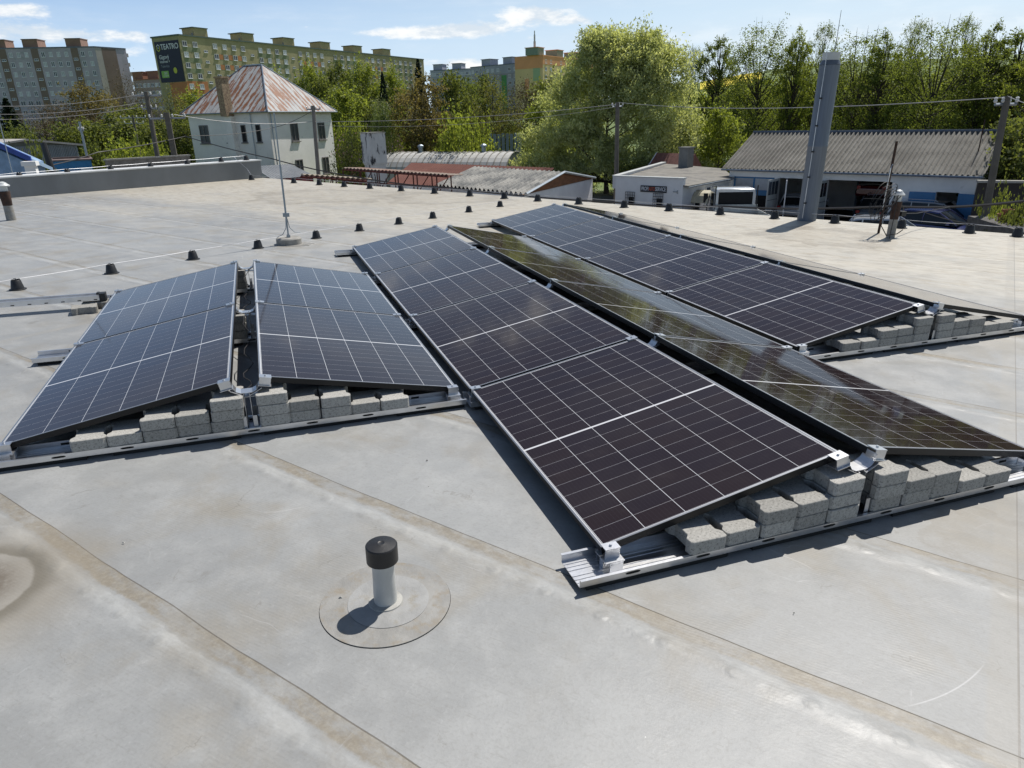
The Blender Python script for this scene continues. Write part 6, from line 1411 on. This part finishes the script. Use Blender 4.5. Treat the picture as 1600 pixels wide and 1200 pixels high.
# ------------------------------------------------------------------ vehicles
def paint(name, c): return pm(name, c, .22, .15, var=.03, coat=1.0)
M['tyre'] = pm('tyre', (.015,.015,.015), .85); M['lamp'] = pm('head_lamp', (.55,.57,.6), .15, .3); M['rear_lamp'] = pm('rear_lamp', (.30,.01,.01), .3); M['car_glass'] = pm('car_glass', (.012,.015,.018), .12, spec=.3)
def loft(b, secs, mi=0):                    # secs: list of (x, outline[(y,z)...]) with equal counts
    n = len(secs[0][1]); vs = [(x, y, z) for x, o in secs for y, z in o]; fs = []
    for j in range(len(secs)-1):
        for i in range(n): a, c = j*n+i, j*n+(i+1) % n; fs.append((a, a+n, c+n, c))
    fs.append(tuple(range(n))); fs.append(tuple(range((len(secs)-1)*n+n-1, (len(secs)-1)*n-1, -1))); b.add(vs, fs, mi)
def car(label, p, head, col, suv=False, group='cars parked in the yard', L=4.4):
    t = empty('parked_car', p, head); tag(t, label, 'car', group); m = paint('car_paint', col); hw = .88; zt = 1.62 if suv else 1.46; zb = .92 if suv else .86
    def sec(x, w, z0, z1, crown=.04): return (x, [(-w,z0+.1),(-w*.94,z0),(w*.94,z0),(w,z0+.1),(w,z0+(z1-z0)*.55),(w*.93,z1-.04),(w*.5,z1+crown*.6),(0,z1+crown),(-w*.5,z1+crown*.6),(-w*.93,z1-.04),(-w,z0+(z1-z0)*.55)])
    b = MB(); h = L/2
    loft(b, [sec(-h,hw*.86,.42,.72,0), sec(-h+.10,hw*.95,.30,zb-.02), sec(-h+.5,hw,.24,zb+.02), sec(-.8,hw,.22,zb+.04), sec(.7,hw,.22,zb), sec(1.35,hw*.98,.24,zb-.06), sec(h-.25,hw*.92,.28,zb-.18), sec(h-.04,hw*.84,.36,zb-.32), sec(h,hw*.76,.42,.55,0)]); b.build('body', m, t, smooth=35)
    b = MB(); r0 = -h+.28 if suv else -h+.42; g0 = zb+.01
    def gs(x, w, z1): return (x, [(-w,g0),(w,g0),(w*.86 if z1 > g0+.1 else w,z1-.05),(w*.80,z1),(0,z1+.03),(-w*.80,z1),(-w*.86 if z1 > g0+.1 else -w,z1-.05)])
    loft(b, [gs(r0,hw*.90,g0+.07), gs(r0+.32,hw*.93,zt-.10), gs(r0+.75,hw*.94,zt-.01), gs(.05,hw*.94,zt), gs(.45,hw*.93,zt-.06), gs(1.28,hw*.90,g0+.06)]); b.build('cabin_glass', M['car_glass'], t, smooth=25)
    b = MB(); w = hw*.80
    def rs(x, z, w_=w): return (x, [(-w_-.03,z-.06),(-w_+.04,z-.03),(0,z-.0),(w_-.04,z-.03),(w_+.03,z-.06),(w_,z+.005),(0,z+.045),(-w_,z+.005)])
    loft(b, [rs(r0+.26,zt-.16), rs(r0+.45,zt-.05), rs(r0+.78,zt), rs(.05,zt+.005), rs(.42,zt-.045)])
    for sg in (-1, 1):
        y0 = sg*hw*.90; y1 = sg*hw*.80
        for xa, xb in ((1.26,.42),(r0+.05,r0+.36),(-.25,-.22),(-1.05,-1.03)):
            b.tube([(xa,y0,g0+.04),((xa+xb)/2,(y0+y1)/2+sg*.02,(g0+zt)/2+.02),(xb,y1+sg*.02,zt-.03)], .03, 5)
    rfo = b.build('roof', m, t, smooth=30)
    if suv:
        b = MB()
        for sg in (-1, 1): b.tube([(r0+.5,sg*.62,zt+.03),(r0+.6,sg*.62,zt+.09),(.0,sg*.62,zt+.10),(.15,sg*.62,zt+.03)], .018, 5)
        b.build('roof_rail', M['wire'], rfo)
    for x in (-h+.85, h-.88):
        for sg in (-1, 1):
            mt = Matrix.Translation((x, sg*(hw-.10), .33)) @ Matrix.Rotation(PI/2, 4, 'X'); b = MB(); b.lathe([(.20,-.10),(.32,-.10),(.34,-.06),(.34,.06),(.32,.10),(.20,.10)], 20, 0, mt); wo = b.build('tyre', M['tyre'], t); b = MB(); b.lathe([(.19,-.09),(.195,.09),(.05,.105)], 12, 0, mt); b.build('rim', M['alu_dull'], wo)
    for sg in (-1, 1):
        b = MB(); b.box(h-.20,h-.06,sg*.62-.14,sg*.62+.14,zb-.36,zb-.25); b.build('headlight', M['lamp'], t); b = MB(); b.box(-h-.004,-h+.06,sg*.66-.10,sg*.66+.10,.70,.86); b.build('tail_light', M['rear_lamp'], t)
        b = MB(); b.box(.88,1.02,sg*(hw+.10)-.09,sg*(hw+.10)+.09,zb+.06,zb+.20); b.build('mirror', m, t)
    return t
hd = math.atan2(GF[1].y, GF[1].x)
def spot(px, py, z): q = W(px, py, z); return Vector((q.x, q.y, GZ))
ry = math.atan2(rW.y, rW.x)
car('navy estate car with its roof showing above the roof edge', spot(1462, 328, GZ+1.46), hd-.12, (.025,.032,.12))
car('dark grey off-road car with roof rails behind the navy one', spot(1492, 320, GZ+1.66)+Vector((.9,1.6,0)), hd-.10, (.24,.25,.27), True, L=4.7)
car('silver car mostly hidden left of the right vent pipe', spot(1388, 345, GZ+1.3), hd+.25, (.42,.46,.52))
car('dark car just behind the navy one by the blue leaf', spot(1440, 312, GZ+1.5)+Vector((.2,2.2,0)), hd+1.4, (.02,.022,.028), True)
car('white car standing inside the open garage left of the chimney', GF[0]+GF[1]*( (GF[0]-GF[0]).length+3.9)-GF[2]*2.2+Vector((0,0,GZ+.06)), math.atan2(-GF[2].y,-GF[2].x), (.55,.57,.60), group='cars inside the garages')
dq = ray(1345, 300); kk = (GF[0]-Cw).dot(GF[2])/dq.dot(GF[2]); tq = ((Cw+dq*kk)-GF[0]).dot(GF[1])
rc = car('dark red car raised inside the wide open garage', GF[0]+GF[1]*tq-GF[2]*4.0+Vector((0,0,GZ+1.2)), math.atan2(-GF[2].y,-GF[2].x), (.085,.008,.012), group='cars inside the garages')
bl = Bld('car_lift', 'steel lift holding up the dark red car in the garage', 'car lift', (rc.location.x, rc.location.y, GZ+.06)); b = MB()
for sx in (-1, 1):
    for sy in (-1, 1): q = GF[1]*(sx*1.25)+GF[2]*(sy*.15); b.box(q.x-.08,q.x+.08,q.y-.08,q.y+.08,0,2.3)
b.box(-.9,.9,-.9,.9,1.20,1.26); b.build('columns', M['galv'], bl.o)
# flatbed truck seen from behind
def truck():
    q = W(1150, 301, GZ+2.15); p = Vector((q.x, q.y, GZ)); f = Vector((p.x-Cw.x, p.y-Cw.y, 0)).normalized(); hdg = math.atan2(f.y, f.x)+.22
    t = empty('flatbed_truck', p, hdg); tag(t, 'white flatbed truck seen from behind in front of the blue door', 'truck'); wh = paint('truck_white', (.62,.64,.66)); b = MB()
    def cs(x, w, z0, z1): return (x, [(-w,z0),(w,z0),(w,z1-.35),(w*.93,z1-.04),(w*.8,z1),(-w*.8,z1),(-w*.93,z1-.04),(-w,z1-.35)])
    loft(b, [cs(0,.90,.55,2.12), cs(.06,.94,.50,2.15), cs(1.1,.94,.45,2.15), cs(1.55,.94,.45,1.98), cs(2.0,.93,.45,1.35), cs(2.1,.90,.5,1.1)]); b.build('cab', wh, t, smooth=30)
    b = MB(); b.box(-.012,-.002,-.78,.78,1.22,1.98); b.build('rear_window', M['slot'], t)
    for sg in (-1, 1): b = MB(); b.box(.25,.95,*sorted((sg*.9455,sg*.952)),1.3,1.9); b.build('side_window', M['car_glass'], t)
    b = MB(); b.box(-3.2,-.15,-1.0,1.0,.78,.88); b.build('bed_floor', M['door_pale'], t)
    for nm, bx in (('tail_board',(-3.24,-3.202,-1.0,1.0,.80,1.22)),('side_board',(-3.2,-.15,.97,1.0,.882,1.22)),('side_board',(-3.2,-.15,-1.0,-.97,.882,1.22)),('head_board',(-.15,-.11,-1.0,1.0,.80,1.42))):
        b = MB(); b.box(*bx); b.build(nm, M['door_pale'], t)
    b = MB()
    for y in (-.95,.95): b.tube([(-.13,y,1.2),(-.13,y,2.3)], .03, 6)
    b.build('ladder_post', M['cable'], t)
    for sg in (-1, 1):
        b = MB(); b.box(1.35,1.42,sg*1.12-.10,sg*1.12+.10,1.35,1.80); b.tube([(1.38,sg*.95,1.6),(1.38,sg*1.12,1.6)], .02, 5); b.build('mirror', M['plastic'], t)
        for x in (1.35, -2.1): mt = Matrix.Translation((x, sg*.82, .36)) @ Matrix.Rotation(PI/2, 4, 'X'); b = MB(); b.lathe([(.2,-.11),(.36,-.1),(.36,.1),(.2,.11)], 18, 0, mt); b.build('wheel', M['tyre'], t)
truck()
bpy.data.objects['flatbed_truck'].scale = (1.12, 1.12, 1.10)
# row of parked cars far left
cols_ = [(.45,.46,.48),(.55,.56,.58),(.03,.04,.08),(.5,.5,.52),(.04,.04,.045),(.35,.37,.40),(.05,.06,.10),(.6,.6,.6)]; nm_ = ['silver','white','navy','pale grey','black','grey','dark blue','bright white']
base = None
for i in range(8):
    px = -4+i*16.5; q = WD(px, 211, 132); p = Vector((q.x, q.y, terr(q.x, q.y))); car(f'far {nm_[i]} car, {ORD[i]} from the left in the row before the grey block', p, ry+random.uniform(-.1,.1), cols_[i], i % 3 == 1, 'cars in a row before the grey block')

# ------------------------------------------------------------------ lean the roof frame into the level world
bpy.context.view_layer.update()
for o in ROOFED:
    if o.parent is None: o.matrix_world = T @ o.matrix_world
S.render.engine = 'CYCLES'
